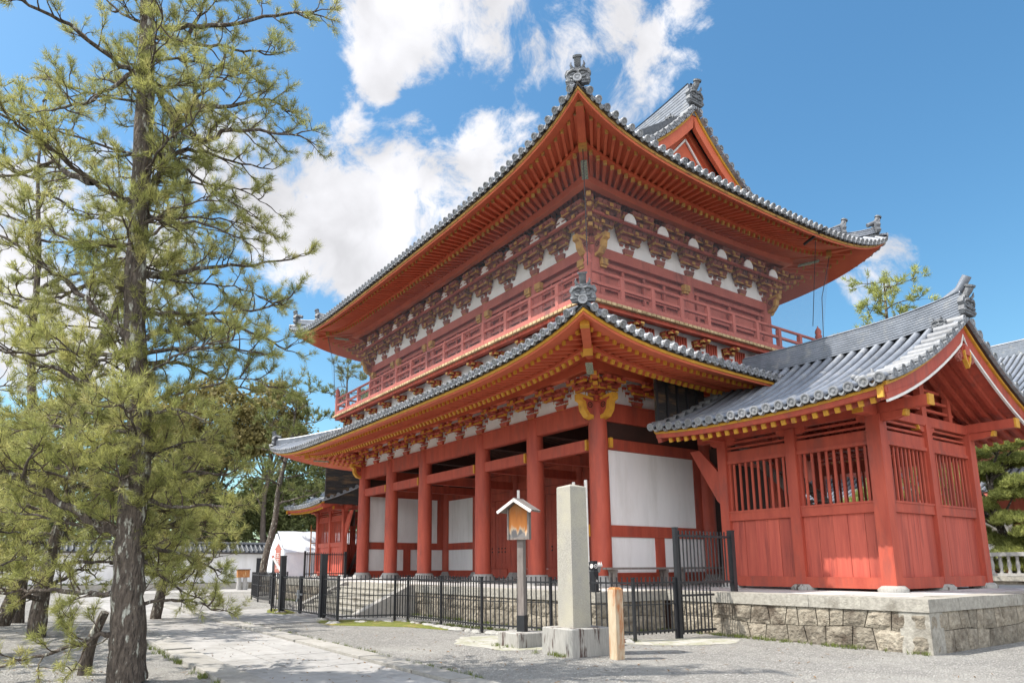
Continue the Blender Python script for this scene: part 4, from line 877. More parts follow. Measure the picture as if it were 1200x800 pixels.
# roof
PE, PR0, PR1 = 4.28, -13.42, -6.86
def pz(d): t = max(0., min(1., d/PE)); return 5.20+2.18*(.62*t+.38*t*t)
pln = lambda x: .16*abs((x-(PR0+PR1)/2)/3.28)**2.4     # slight upward sweep to both ends
zp = lambda x, y: pz(PE-abs(y-YC))+pln(x)
mb = MB(); xs = np.linspace(PR0, PR1, 15)
for s2 in (1, -1):
    mb.grid([[Vector((x, YC+s2*t, zp(x, YC+s2*t)-.06)) for x in xs] for t in np.linspace(0, PE-.2, 8)])
proof = mb.build('tiled_roof', DARK, pav)
for s2 in (-1, 1):
    base = MB(); rows = MB(); ends = MB(); pitch = .335; n = int((PR1-PR0-.1)/pitch); x0 = (PR0+PR1)/2-n*pitch/2; ts = np.linspace(PE+.05, .1, 12)
    for i in range(n+1):
        x = x0+i*pitch
        if i < n:
            for x_a, x_b in ((x, x+pitch/2), (x+pitch/2, x+pitch)):
                dz = lambda q: -.045 if abs(q-x-pitch/2) < .01 else 0
                base.strip([Vector((x_a, YC+s2*t, zp(x_a, YC+s2*t)+dz(x_a))) for t in ts], [Vector((x_b, YC+s2*t, zp(x_b, YC+s2*t)+dz(x_b))) for t in ts])
            # overlapping pan-tile lips
            for t in np.arange(.3, PE, .24):
                y = YC+s2*t; base.obox((x+pitch/2, y, zp(x, y)-.028), X*(pitch/2-.07), Vector((0, .015, 0)), Z*.018)
        P = [Vector((x, YC+s2*t, zp(x, YC+s2*t)+.045)) for t in np.append(PE+.13, ts[1:])]
        edge = i in (0, n)
        rows.halftube(P, X, .098, 0, 8); t = (P[0]-P[1]).normalized(); ends.disc(P[0]+t*.02+Z*.012, t, .112, 0, .06, 14)
        if i < n:
            c = [(x+.1+(pitch-.2)*j/4, -.06*math.sin(math.pi*j/4)) for j in range(5)]; y = YC+s2*(PE+.12)
            A = [Vector((q, y, zp(q, y)+.02+d)) for q, d in c]; B = [p-Z*.05 for p in A]; C2 = [p-Y*s2*.1 for p in B]; A2 = [p-Y*s2*.1 for p in A]
            ends.strip(A, B); ends.strip(B, C2); ends.strip(A2, A)
    base.build('pan_tiles', TILED, proof); rows.build('cover_tile_rows', TILE, proof); ends.build('eave_tile_ends', TILEL, proof)
    ye = YC+s2*(PE-.02); mb = MB(); xs2 = np.linspace(PR0+.12, PR1-.1, 21); f = lambda dy, dz: [Vector((x, ye-s2*dy, 5.2+pln(x)+dz)) for x in xs2]
    for (a, b_, m) in (((0, -.06), (0, -.125), 1), ((0, -.125), (.07, -.13), 1), ((-.04, -.0), (-.03, -.06), 2), ((.03, -.125), (.05, -.24), 0), ((.05, -.24), (.16, -.24), 0), ((.16, -.24), (.16, -.1), 0)): mb.strip(f(*a), f(*b_), m)
    mb.build('eave_fascia', [RED, YEL, BLK], proof)
    mb = MB(); nr = 22
    for i in range(nr):
        x = PR0+.5+(PR1-PR0-.95)*i/(nr-1); q = [Vector((x, YC+s2*t, z+pln(x))) for t, z in ((PE-.22, 4.90), (2.4, 5.43), (1.2, 6.06), (.05, 6.78))]
        mb.beam(q[0], q[1], .10, .12, 0, 1, .05); mb.beam(q[1], q[2], .10, .12); mb.beam(q[2], q[3], .10, .12)
    mb.build('rafter_row', [RED, YEL], proof)
    mb = MB(); mb.grid([[Vector((x, YC+s2*t, z+pln(x))) for x in xs2] for t, z in ((PE-.2, 4.975), (2.4, 5.505), (1.2, 6.13), (.0, 6.86))]); mb.build('soffit_boards', RED, proof)
for xv, sg in ((PR1-.05, 1), (PR0+.05, -1)):
    for s2 in (1, -1): verge(proof, xv, sg, [YC+s2*t for t in np.linspace(.02, PE-.02, 12)], lambda y, xv=xv: zp(xv, y)+.02, 11, RED, YEL, sg > 0, .30)
for s2 in (1, -1):
    mb = MB(); mb.box(PR1-.24, PR1-.12, YC+s2*(PE-.02)-.03, YC+s2*(PE-.02)+.03, 5.0, 5.24); mb.build('eave_end_cap', YEL, proof)
xq = PR0+.02
for (y0, y1) in ((14.92, 17.1), (20.9, 23.08)):           # charred board screen standing on the roof edge beside the gate
    mb = MB()
    for i in range(9): mb.box(xq-.03, xq+.01+.008*(i % 2), y0, y1, 5.25+i*.27, 5.25+(i+1)*.27-.006)
    for y in np.arange(y0, y1, .44): mb.box(xq+.02, xq+.08, y, y+.06, 5.25, 7.68, 1)
    mb.build('board_screen', [BLK, BLKF], pav)
# gable pendant, ridge, ornaments
mb = MB(); mb.prism([(-.1, 0), (.1, 0), (.2, -.18), (.16, -.4), (.0, -.62), (-.16, -.4), (-.2, -.18)], (PR1-.13, YC, 6.92), Y, Z, X, .09)
for s2 in (1, -1):
    for a, b_, r in ((.26, -.28, .1), (.38, -.36, .08), (.3, -.42, .06)): m = MB(); m.disc((PR1-.1, YC+s2*a, 6.92+b_), X, r, 1, .08, 8); mb.add(m.v, m.f, 1)
m = MB(); m.disc((PR1-.06, YC, 6.78), X, .11, 0, .06, 6); mb.add(m.v, m.f, 2)
for s2 in (1, -1): mb.prism([(.12, -.18), (.19, -.2), (.15, -.42), (.0, -.63), (.0, -.56), (.1, -.4)], (PR1-.09, YC, 6.92), Y*s2, Z, X, .09, 3)
mb.build('gable_pendant', [RED, mat('faded_pink_carving', (.40, .13, .10), (.30, .10, .08), 8, rough=.7), BLKF, YEL], proof)
mb = MB(); xr = np.linspace(-13.15, PR1+.0, 24); rise = lambda x: .42*max(0., (x+9.2)/2.4)**2.2*.35
ridge(mb, [(x, YC, 7.40+pln(x)*.5+rise(x)) for x in xr], .2, .60, 9, Y, .105); mb.build('ridge', TILE, proof)
ornament((PR1+.06, YC, 7.62), X, .82, proof)
mb = MB(); mb.tube([(PR1-.5, YC, 8.1), (PR1-.05, YC, 8.32), (PR1+.16, YC, 8.62)], [.1, .105, .11], 10); mb.build('ridge_tail_tile', TILE, proof)
for s2 in (1, -1): ornament((PR1-.46, YC+s2*.36, 7.36), Y*s2, .42, proof, 'small_ridge_ornament', False)
# small lion ornament on the eave corner
mb = MB(); c = Vector((PR1-.62, YC-PE+.25, 5.46)); 
for o, r in (((0, 0, .06), .11), ((-.12, .02, .1), .09), ((-.2, .0, .16), .07), ((.1, .05, .08), .08), ((-.05, -.1, .02), .06)):
    m = MB(); m.lathe((0, 0, 0), [(math.cos(t)*r, math.sin(t)*r) for t in (-1.4, -.7, 0, .7, 1.4)], 8); mb.add([c+Vector(o)+Vector(v) for v in m.v], m.f, 0, True)
mb.tube([c+Vector((.12, .05, .1)), c+Vector((.2, .06, .2)), c+Vector((.16, .06, .28))], [.05, .04, .02], 6); mb.build('corner_ornament', TILEL, proof)
# the twin at the far end of the gate
twin = copy_tree(pav, (-42.45, YC, PZ), label='red pavilion with grey tiled roof at the far left end, beside the white tent'); twin.scale = (-1, 1, 1)
# ------------------------------------------------------------------ fences
def panel(mb, p, q, z0, z1, pick=.125, mid=None, ptop=None, pbot=None, r=.011, rail=.036):
    p, q = Vector((*p, 0)), Vector((*q, 0)); L = (q-p).length; d = (q-p)/L; n = max(1, round(L/pick))
    for z in (z0, z1): mb.beam(p+Z*z, q+Z*z, rail, rail)
    if mid: mb.beam(p+Z*mid, q+Z*mid, rail*.55, rail*.55)
    for i in range(1, n):
        c = p+d*(L*i/n); a, b = (pbot if pbot is not None else z0-.06), (ptop or z1+.12)
        mb.obox(c+Z*((a+b)/2), d*r, Vector((-d.y, d.x, 0))*r, Z*((b-a)/2))
def fence_run(f, pts, post=.055, h=1.28):
    for (a, b) in zip(pts, pts[1:]):
        n = max(1, round(math.dist(a, b)/2.0))
        for i in range(n):
            p = (a[0]+(b[0]-a[0])*i/n, a[1]+(b[1]-a[1])*i/n); q = (a[0]+(b[0]-a[0])*(i+1)/n, a[1]+(b[1]-a[1])*(i+1)/n)
            mb = MB(); panel(mb, p, q, .19, 1.19, mid=.74); mb.build('fence_panel', BLKF, f)
            if i: post_at(f, p, post, h)
    for p in pts: post_at(f, p, post, h)
def post_at(f, p, w, h):
    mb = MB(); mb.box(p[0]-w/2, p[0]+w/2, p[1]-w/2, p[1]+w/2, -.05, h); mb.obox((p[0], p[1], h+.012), X*(w/2+.008), Y*(w/2+.008), Z*.012)
    o = mb.build('fence_post', BLKF, f)
f1 = root('metal_fence', (-14, 9.9, 0), 'low black picket fence along the platform front, running behind the notice board and stone pillar', 'fence')
fence_run(f1, [(-10.5, 12.02), (-10.52, 10.77), (-12.3, 10.0), (-14.09, 9.34), (-16.08, 9.38), (-17.85, 9.33), (-18.4, 9.2), (-18.76, 7.62), (-20.05, 7.69)])
f2 = root('metal_fence', (-30, 9, 0), 'black picket fence on the far left, beyond the fence gate, near the arrow sign', 'fence')
fence_run(f2, [(-24.15, 7.72), (-24.67, 7.58), (-27.2, 8.4), (-30.37, 9.24), (-32.17, 9.25), (-34.88, 9.72), (-36.6, 12.0)])
g = root('fence_gate', (-22.1, 7.7, 0), 'black barred double gate between two tall black posts in front of the stone steps', 'gate')
for x in (-20.2, -24.0):
    mb = MB(); mb.box(x-.085, x+.085, 7.62, 7.79, -.05, 1.9); mb.box(x-.095, x+.095, 7.61, 7.80, 1.9, 1.93); mb.build('gate_post', BLKF, g)
    mb = MB(); mb.lathe((x, 7.7, 0), [(.2, -.02), (.22, .05), (.15, .08)], 8); mb.build('post_stone', CONC, g)
for a, b in ((-20.32, -22.06), (-22.14, -23.88)):
    mb = MB(); panel(mb, (a, 7.7), (b, 7.7), .16, 1.2, .145, .72, 1.25, .14, .011, .04); mb.box(a-.03, a+.03, 7.67, 7.73, .1, 1.26); mb.box(b-.03, b+.03, 7.67, 7.73, .1, 1.26); mb.build('gate_leaf', BLKF, g)
mb = MB(); mb.box(-22.4, -21.8, 7.63, 7.66, .66, .72); mb.box(-22.16, -22.04, 7.60, 7.65, .55, .82); mb.tube([(-22.1, 7.6, .55), (-22.1, 7.58, .45)], .03, 8); mb.build('latch', STEEL, g)
def tall_panel(p0, p1, lab):
    f = root('tall_fence_panel', (*p0, 0), lab, 'fence', 'tall black fence panels closing the platform')
    d = Vector((p1[0]-p0[0], p1[1]-p0[1], 0)); L = d.length; d /= L
    post_at(f, p0, .09, 2.36); post_at(f, p1, .12, 2.34)
    mb = MB(); panel(mb, p0, p1, 1.18, 2.2, .125, None, 2.32, 1.06, .012, .05); mb.build('fence_panel', BLKF, f)
    k = 1.2
    mb = MB(); panel(mb, p0, (p0[0]+d.x*k, p0[1]+d.y*k), .14, .9, .125, None, 1.06, .08, .012, .045); mb.build('lower_fence_panel', BLKF, f)
tall_panel((-10.48, 12.1), (-10.48, 14.05), 'tall black picket panel climbing from the gravel onto the platform beside the near pavilion')
tall_panel((-36.6, 12.9), (-36.6, 15.2), 'tall black picket panel in front of the far left pavilion')
# moss and small stones along the fence foot
def patch(name, pts, m, h, z0=.004):
    mb = MB(); c = Vector((sum(p[0] for p in pts)/len(pts), sum(p[1] for p in pts)/len(pts), z0+h)); rings = []
    n = 40; P = []
    for i in range(n):
        t = i/n*len(pts); a, b = pts[int(t)], pts[(int(t)+1) % len(pts)]; f = t-int(t); P.append(Vector((a[0]+(b[0]-a[0])*f, a[1]+(b[1]-a[1])*f, z0-.01)))
    for k, (s, z) in enumerate(((1, -.012), (.85, .6), (.6, .9), (.3, 1.))):
        rings.append([c.lerp(p, s*(1+random.uniform(-.09, .09)))*1 for p in P]); 
        for q in rings[-1]: q.z = z0+h*z*(random.uniform(.7, 1.2) if z > 0 else 1)
    for A, B in zip(rings, rings[1:]): mb.strip(A+[A[0]], B+[B[0]], 0, True)
    mb.add(rings[-1], [tuple(range(n))], 0, True); o = mb.build(name, m); o['kind'] = 'stuff'; return o
patch('moss', [(-20.0, 7.4), (-18.3, 7.15), (-16.6, 8.6), (-15.2, 9.0), (-15.2, 9.5), (-18, 9.4), (-19.9, 8.3)], MOSS, .05)
patch('moss', [(-26.6, 8.0), (-24.2, 7.2), (-22.6, 7.45), (-23.4, 8.1), (-26.2, 8.6)], MOSS, .04)
patch('moss', [(-10.7, 10.2), (-9.6, 10.9), (-9.1, 12.3), (-9.6, 12.9), (-10.3, 12.4), (-10.9, 11.0)], mat('dry_moss', (.33, .32, .25), (.25, .25, .17), 16, rough=1, bump=.02, bscale=40, c3=(.38, .365, .33), c3s=3, c3w=(.42, .58)), .012)
patch('moss', [(-12.6, 7.6), (-11.0, 7.7), (-10.4, 8.6), (-10.6, 9.6), (-13.2, 9.3), (-13.6, 8.4)], MATS['dry_moss'], .010)
mb = MB()
for p, q in (((-10.4, 10.6), (-14.1, 9.2)), ((-14.1, 9.2), (-17.9, 9.15)), ((-18.0, 9.0), (-18.7, 7.4))):
    L = math.dist(p, q); 
    for i in range(int(L/.34)):
        f = (i+random.random())/(L/.34); c = Vector((p[0]+(q[0]-p[0])*f, p[1]+(q[1]-p[1])*f, .0)); s = random.uniform(.09, .22)
        m = MB(); m.lathe((0, 0, 0), [(s, -.05), (s*1.02, .02), (s*.7, .07), (s*.3, .08)], 7); mb.add([c+Vector((v[0]*random.uniform(.9, 1.1)*1.4, v[1]*random.uniform(.7, 1), v[2])) for v in m.v], m.f)
o = mb.build('edging_stones', CONC); o['kind'] = 'stuff'

# ------------------------------------------------------------------ things in front of the gate
pl = root('stone_pillar', (-9.77, 8.53, 0), 'tall plain grey granite pillar on a stained concrete block, in front of the fence', 'monument')
mb = MB(); mb.hexa([(-10.19, 8.06, -.05), (-9.35, 8.06, -.05), (-9.35, 9.0, -.05), (-10.19, 9.0, -.05), (-10.18, 8.07, .455), (-9.36, 8.07, .455), (-9.36, 8.99, .455), (-10.18, 8.99, .455)]); mb.hexa([(-10.18, 8.07, .455), (-9.36, 8.07, .455), (-9.36, 8.99, .455), (-10.18, 8.99, .455), (-10.165, 8.085, .47), (-9.375, 8.085, .47), (-9.375, 8.975, .47), (-10.165, 8.975, .47)]); mb.build('pillar_base', CONC, pl)
mb = MB(); a = .215; cx, cy = -9.79, 8.5
def ring(h, z, c=.0): return [(cx-h, cy-h, z), (cx+h, cy-h, z), (cx+h, cy+h, z), (cx-h, cy+h, z)]
for h0, z0, h1, z1 in ((.208, .47, .192, 2.98), (.192, 2.98, .18, 3.0), (.18, 3.0, .02, 3.045)): mb.hexa(ring(h0, z0)+ring(h1, z1))
mb.build('pillar_shaft', PILL, pl)
wp = root('wooden_post', (-8.83, 8.6, 0), 'short square post with rusty orange paint peeling, standing right of the stone pillar', 'post')
mb = MB(); mb.hexa([(-8.92, 8.51, -.05), (-8.74, 8.51, -.05), (-8.74, 8.69, -.05), (-8.92, 8.69, -.05), (-8.92, 8.51, 1.15), (-8.74, 8.51, 1.15), (-8.74, 8.69, 1.15), (-8.92, 8.69, 1.15)]); mb.build('post_shaft', PALEW, wp)
mb = MB(); mb.hexa([(-8.92, 8.51, 1.15), (-8.74, 8.51, 1.15), (-8.74, 8.69, 1.15), (-8.92, 8.69, 1.15), (-8.89, 8.54, 1.185), (-8.77, 8.54, 1.185), (-8.77, 8.66, 1.185), (-8.89, 8.66, 1.185)]); mb.build('post_cap', BRNW, wp)
# notice board with a little roof
NB = D.materials.new('worn_notice_board'); NB.use_nodes = True; _n = NB.node_tree.nodes; _l = NB.node_tree.links; _b = _n['Principled BSDF']; _b.inputs['Roughness'].default_value = .75
_g = N(_n, 'ShaderNodeNewGeometry'); _mp = N(_n, 'ShaderNodeMapping'); _mp.inputs['Scale'].default_value = (9, 9, 1.1); _l.new(_g.outputs['Position'], _mp.inputs[0]); _ns = N(_n, 'ShaderNodeTexNoise', i_Scale=1.6, i_Detail=7.); _l.new(_mp.outputs[0], _ns.inputs['Vector'])
_s = N(_n, 'ShaderNodeSeparateXYZ'); _l.new(_g.outputs['Position'], _s.inputs[0]); _a = N(_n, 'ShaderNodeMath', operation='MULTIPLY_ADD'); _a.inputs[1].default_value = .62; _l.new(_ns.outputs['Fac'], _a.inputs[0]); _l.new(_s.outputs['Z'], _a.inputs[2])
_r = N(_n, 'ShaderNodeMapRange'); _r.inputs[1].default_value = 2.45; _r.inputs[2].default_value = 3.15; _l.new(_a.outputs[0], _r.inputs[0]); _cr = N(_n, 'ShaderNodeValToRGB'); _e = _cr.color_ramp
_e.elements[0].color = (.17, .16, .155, 1); _e.elements[0].position = .12; _e.elements[1].color = (.36, .20, .09, 1); _e.elements[1].position = 1
for p, c in ((.2, (.60, .45, .30)), (.30, (.55, .20, .045)), (.62, (.42, .14, .03))): q = _e.elements.new(p); q.color = (*c, 1)
_l.new(_r.outputs[0], _cr.inputs[0]); _l.new(_cr.outputs[0], _b.inputs['Base Color'])
nb = root('notice_board', (-11.31, 8.46, 0), 'worn orange wooden notice board with small grey roof on a post, left of the pillar', 'notice board')
bn = Vector((.42, -.907, 0)); bw = Vector((.907, .42, 0)); c0 = Vector((-11.31, 8.46, 0))
mb = MB(); mb.box(-11.66, -10.98, 8.12, 8.80, -.05, .262); mb.hexa([(-11.66, 8.12, .262), (-10.98, 8.12, .262), (-10.98, 8.8, .262), (-11.66, 8.8, .262), (-11.64, 8.14, .28), (-11.0, 8.14, .28), (-11.0, 8.78, .28), (-11.64, 8.78, .28)]); mb.build('concrete_foot', CONC, nb)
mb = MB(); mb.obox(c0+Z*1.3, bw*.068, bn*.06, Z*1.02); mb.build('post', GREYW, nb)
mb = MB(); mb.obox(c0+Z*.43, bw*.085, bn*.075, Z*.16); mb.build('post_sleeve', BLKF, nb)
c1 = c0+bn*.09; mb = MB(); mb.prism([(-.22, 2.08), (.22, 2.08), (.235, 2.66), (0, 2.86), (-.235, 2.66)], c1, bw, Z, bn, .05); mb.build('board', NB, nb)
mb = MB()
for s in (-1, 1): mb.obox(c1+bw*(s*.232)+Z*2.38, bw*.018, bn*.05, Z*.31)
mb.obox(c1+Z*2.09+bn*.0, bw*.24, bn*.035, Z*.02); mb.build('board_frame', GREYW, nb)
mb = MB(); mb2 = MB()
for s in (-1, 1):
    a, b = c1+Z*2.885, c1+bw*(s*.385)+Z*2.63; mb.beam(a-bw*s*.02, b, .40, .04, up=(0, 0, 1)); mb2.beam(a+bn*.215-bw*s*.02-Z*.02, b+bn*.215-Z*.02, .03, .055)
mb.build('roof_boards', GREYW, nb); mb2.build('roof_edge', WHTP, nb)
for (x, y, l) in ((-14.35, 13.0, 'thin white pole rising just right of the stone pillar, nearest the corner column'), (-14.92, 13.05, 'thin white pole whose tip shows above the stone pillar'), (-17.5, 13.0, 'thin white pole rising behind the notice board')):
    mb = MB(); mb.tube([(x, y, PZ), (x, y, 3.9)], .045, 10); o = mb.build('pole', WHTP); tag(o, l, 'pole', 'white poles in front of the columns')
for y, l in ((13.85, 'dark wooden bench along the white wall, the one nearer the corner column'), (16.7, 'dark wooden bench along the white wall, the one behind the tall fence panel')):
    b = root('bench', (-14.45, y+1.3, PZ), l, 'bench', 'benches along the white wall'); mb = MB()
    for x in (-14.62, -14.44): mb.box(x-.08, x+.08, y, y+2.6, 1.44, 1.50)
    mb.build('seat', GREYW, b)
    for yy in (y+.25, y+2.35):
        mb = MB(); mb.box(-14.68, -14.38, yy-.05, yy+.05, 1.36, 1.438); mb.box(-14.66, -14.56, yy-.045, yy+.045, PZ, 1.36); mb.box(-14.5, -14.4, yy-.045, yy+.045, PZ, 1.36); mb.build('leg', GREYW, b)
bxd = root('alarm_box', (-12.12, 11.2, PZ), 'black electrical box with round pale dial, on the platform edge behind the fence', 'electrical box')
mb = MB(); mb.box(-12.20, -12.04, 11.08, 11.22, PZ, 1.42); mb.box(-12.18, -12.06, 11.1, 11.22, 1.422, 1.66); mb.box(-12.26, -12.19, 11.13, 11.20, 1.45, 1.64); mb.build('casing', BLKF, bxd)
mb = MB(); mb.disc((-12.06+.006, 11.16, 1.54), X, .05, 0, .02, 14); mb.disc((-12.12, 11.08, 1.54), -Y, .05, 0, .02, 14); mb.disc((-12.04+.006, 11.15, 1.2), X, .035, 0, .02, 14); mb.build('dial', WHTP, bxd)
fl = root('floodlight', (-12.6, 11.4, PZ), 'grey box-shaped floodlight with a spiky white rim, left of the black electrical box', 'floodlight')
mb = MB(); mb.obox((-12.44, 11.42, 1.46), X*.17, Y*.13, Z*.075, 0, .75); mb.build('lamp_housing', STEEL, fl)
mb = MB(); mb.box(-12.62, -12.26, 11.28, 11.56, 1.537, 1.585)
for i in range(7):
    for y in (11.29, 11.55): mb.lathe((-12.60+.053*i, y, 1.585), [(.016, 0), (.003, .06)], 6)
mb.build('bird_spikes', WHTP, fl)
mb = MB(); mb.box(-12.54, -12.50, 11.40, 11.44, PZ, 1.40); mb.box(-12.38, -12.34, 11.40, 11.44, PZ, 1.40); mb.box(-12.58, -12.30, 11.32, 11.52, PZ, PZ+.03); mb.build('stand', BLKF, fl)

# ------------------------------------------------------------------ left background: wall, tent, sign
wl_ = root('boundary_wall', (-53, 4, 0), 'long white plastered boundary wall with a dark tiled coping, behind the pines on the left', 'wall')
A = [(-53.6, -60), (-53.6, 40)]
mb = MB(); mb.box(-53.9, -53.4, -60, 45, .45, 2.5); mb.build('plaster_face', WHT, wl_)
mb = MB(); mb.box(-53.98, -53.3, -60, 45, -.1, .45); mb.build('stone_footing', STONE, wl_)
mb = MB(); mb.box(-54.0, -53.28, -60, 45, 2.505, 2.62); mb.build('wooden_cornice', GREYW, wl_)
cp = MB(); cp.grid([[Vector((x, y, z)) for y in (-60., -30., 0., 20., 45.)] for x, z in ((-54.5, 2.62), (-53.65, 3.12), (-52.8, 2.62), (-52.86, 2.56))], 0, False)
y = -20.
while y < 26:
    cp.halftube([Vector((-52.76, y, 2.66)), Vector((-53.6, y, 3.15))], Y, .08, 0, 4); y += .33
cp.tube([(-53.65, -60, 3.24), (-53.65, 45, 3.24)], .13, 8); cp.build('tiled_coping', TILED, wl_)
mb = MB()
for y in (15.3, 15.9): mb.box(-53.395, -53.36, y-.2, y+.2, 1.0, 2.2)
mb.build('small_opening', BLKF, wl_)
cu = MB(); cu.box(-52.3, -51.9, -30, 14.2, -.1, .42); cu.build('planting_kerb', KERB)['kind'] = 'structure'
te = root('tent', (-47.5, 17, 0), 'white sheeted event tent with a peaked gable end, left of the far pavilion', 'tent')
x0, x1, y0, y1 = -49.2, -45.6, 14.7, 20.4; xm = (x0+x1)/2; mb = MB(); yy = np.linspace(y0, y1, 14); wv = lambda s: random.uniform(-s, s)
for (p0, p1) in (((x0, .0), (x0+.05, 2.6)), ((x0-.12, 2.5), (xm, 3.95)), ((xm, 3.95), (x1+.12, 2.5)), ((x1-.05, 2.6), (x1, .0))):
    mb.grid([[Vector((p0[0]+(p1[0]-p0[0])*t+wv(.04), y, p0[1]+(p1[1]-p0[1])*t-.07*math.sin(math.pi*t)+wv(.02))) for y in yy] for t in np.linspace(0, 1, 7)], 0, True)
for yg in (y0, y1):
    mb.grid([[Vector((x0+(x1-x0)*t, yg+wv(.05), (2.5+1.42*(1-abs(2*t-1)))*s)) for s in np.linspace(0, 1, 8)] for t in np.linspace(0, 1, 10)], 0, True)
mb.build('tent_sheet', TENT, te)
mb = MB(); mb.tube([(x1+.35, y0+1.6, 0), (x1+.35, y0+1.6, 4.3)], .045, 6); mb.tube([(x1+.35, y0+1.6, 3.95), (x1+.35, y1, 3.95)], .035, 6); mb.tube([(x1+.35, y0+1.6, 3.1), (x1+.35, y1, 3.1)], .035, 6); mb.build('scaffold_pole', BRNW, te)
mb = MB(); mb.box(-47.9, -47.3, y0-.09, y0-.06, .1, 2.1); mb.build('dark_doorway', BLKF, te)
sg_ = root('arrow_sign', (-36.5, 11.5, 0), 'red arrow-shaped signboard with pale lettering on a dark pole, in front of the white tent', 'sign')
sd = Vector((.80, .6, 0)); sn = Vector((.6, -.80, 0)); c = Vector((-36.5, 11.45, 0))
mb = MB(); mb.tube([c, c+Z*2.6], .045, 8); mb.build('pole', GREYW, sg_)
mb = MB(); mb.prism([(-.15, 1.25), (.15, 1.25), (.15, 2.42), (.22, 2.42), (0, 2.74), (-.22, 2.42), (-.15, 2.42)], c+sn*.06, sd, Z, sn, .04); bd = mb.build('arrow_board', SIGNR, sg_)
mb = MB()
for z in (1.55, 1.85, 2.15):                              # three worn characters, strokes only
    for a, b, w, h in ((0, .09, .2, .028), (0, .0, .16, .026), (0, -.09, .22, .028), (-.0, .0, .03, .22)): mb.obox(c+sn*.085+sd*a+Z*(z+b), sd*(w/2), sn*.004, Z*(h/2))
mb.build('lettering', WHTP, bd)
sb = root('small_signboard', (-49.5, 13.2, 0), 'small brown box sign propped on pale stones beside the gravel path at far left', 'sign')
mb = MB(); mb.box(-49.7, -49.35, 12.75, 13.55, .85, 1.35); mb.build('box', BRNW, sb); mb = MB(); mb.box(-49.75, -49.3, 12.7, 13.6, 1.352, 1.40); mb.build('lid', DARK, sb)
for y in (12.9, 13.3):
    mb = MB(); mb.lathe((-49.5, y, 0), [(.2, 0), (.16, .4), (.13, .85)], 8); mb.build('stone_leg', PED, sb)
bp = root('barrier_pole', (-35.2, 11.6, 0), 'slanting white pole with a pink tip leaning behind the fence gate', 'pole'); mb = MB(); mb.tube([(-35.9, 11.0, 2.0), (-34.9, 11.75, .3)], .07, 8); mb.build('shaft', WHTP, bp); mb = MB(); mb.tube([(-35.95, 10.96, 2.1), (-35.9, 11.0, 2.0)], .075, 8); mb.build('tip', SIGNR, bp)
mb = MB()
for i in range(420):
    y = random.uniform(-28, 14); x = -52.85+random.uniform(-.35, .35); r = random.uniform(.12, .25); m = MB(); m.lathe((0, 0, 0), [(r, 0), (r*1.05, r*.8), (r*.7, r*1.5), (.02, r*1.9)], 6); mb.add([Vector((x, y, .1))+Vector((v[0]*random.uniform(.8, 1.2), v[1]*random.uniform(.8, 1.2), v[2])) for v in m.v], m.f)
hd = mb.build('low_hedge', LEAFD); tag(hd, 'low dark clipped hedge at the foot of the white boundary wall', 'hedge')

# ------------------------------------------------------------------ right background: terrace, balustrade, main hall
tr_ = root('stone_terrace', (-10, 60, 0), 'low stone-faced terrace behind the near pavilion, carrying the balustrade', 'terrace')
mb = MB(); mb.box(-60, 40, 37.9, 120, -.2, .78); mb.build('stone_face', STONE, tr_); mb = MB(); mb.box(-60.1, 40.1, 37.8, 38.5, .79, .98); mb.build('coping', CAP, tr_)
ba = root('balustrade', (-12.5, 38.3, .98), 'grey stone balustrade with slim balusters on the terrace edge, right of the near pavilion', 'balustrade')
mb = MB(); mb.box(-40, 25, 38.2, 38.5, 1.0, 1.14); mb.build('bottom_rail', PED, ba)
mb = MB(); mb.box(-40, 25, 38.2, 38.5, 1.92, 2.10); mb.build('top_rail', PED, ba)
bf = None
for i in range(74):
    x = -19.0+i*.34-6
    if bf is None: mb = MB(); mb.lathe((x, 38.35, 0), [(.09, 1.14), (.06, 1.3), (.1, 1.5), (.06, 1.75), (.09, 1.92)], 8); bf = mb.build('baluster', PED, ba); bx_ = x
    else: c = bf.copy(); COL.objects.link(c); c.location.x = x-bx_
ha = root('temple_hall', (-16, 66, 0), 'large temple hall with broad grey tiled roofs, seen beyond the pavilion at the right edge', 'temple hall')
mb = MB(); mb.box(-36, 6, 58, 76, .7, 12.5); mb.build('wall', REDO, ha)
mb = MB()
for x in np.arange(-36, 6.1, 4.2): mb.lathe((x, 57.9, 0), [(.35, .9), (.32, 12)], 10)
mb.build('columns', REDO, ha)
for x in np.arange(-33.9, 4, 4.2): mb = MB(); mb.box(x-1.6, x+1.6, 57.85, 57.95, 1.4, 5.2); mb.build('wall_panel', WHT, ha)
def hallroof(x0, x1, ye, ze, yr, zr, nm):
    f = lambda t: (ye+(yr-ye)*t, ze+(zr-ze)*(.62*t+.38*t*t)); mb = MB()
    mb.grid([[Vector((x, *f(t))) for x in (x0, (x0+x1)/2, x1)] for t in np.linspace(0, 1, 9)]); o = mb.build(nm, TILED, ha)
    mb = MB(); x = x0+.2
    while x < x1:
        mb.halftube([Vector((x, *f(t)))+Z*.06 for t in np.linspace(0, 1, 8)], X, .14, 0, 5); x += .46
    mb.build('cover_tile_rows', TILE, o)
    mb = MB(); mb.box(x0, x1, ye-.02, ye+.5, ze-.5, ze-.12); mb.build('eave_fascia', REDO, o); return o
hallroof(-41, 11, 53.2, 6.3, 59, 9.4, 'lower_roof'); hr = hallroof(-40, 10, 53.6, 11.6, 67, 18.6, 'upper_roof')
mb = MB(); mb.grid([[Vector((x, y, z)) for x in (-40., 10.)] for y, z in ((67, 18.6), (80.4, 11.6))]); mb.build('rear_slope', TILED, hr)
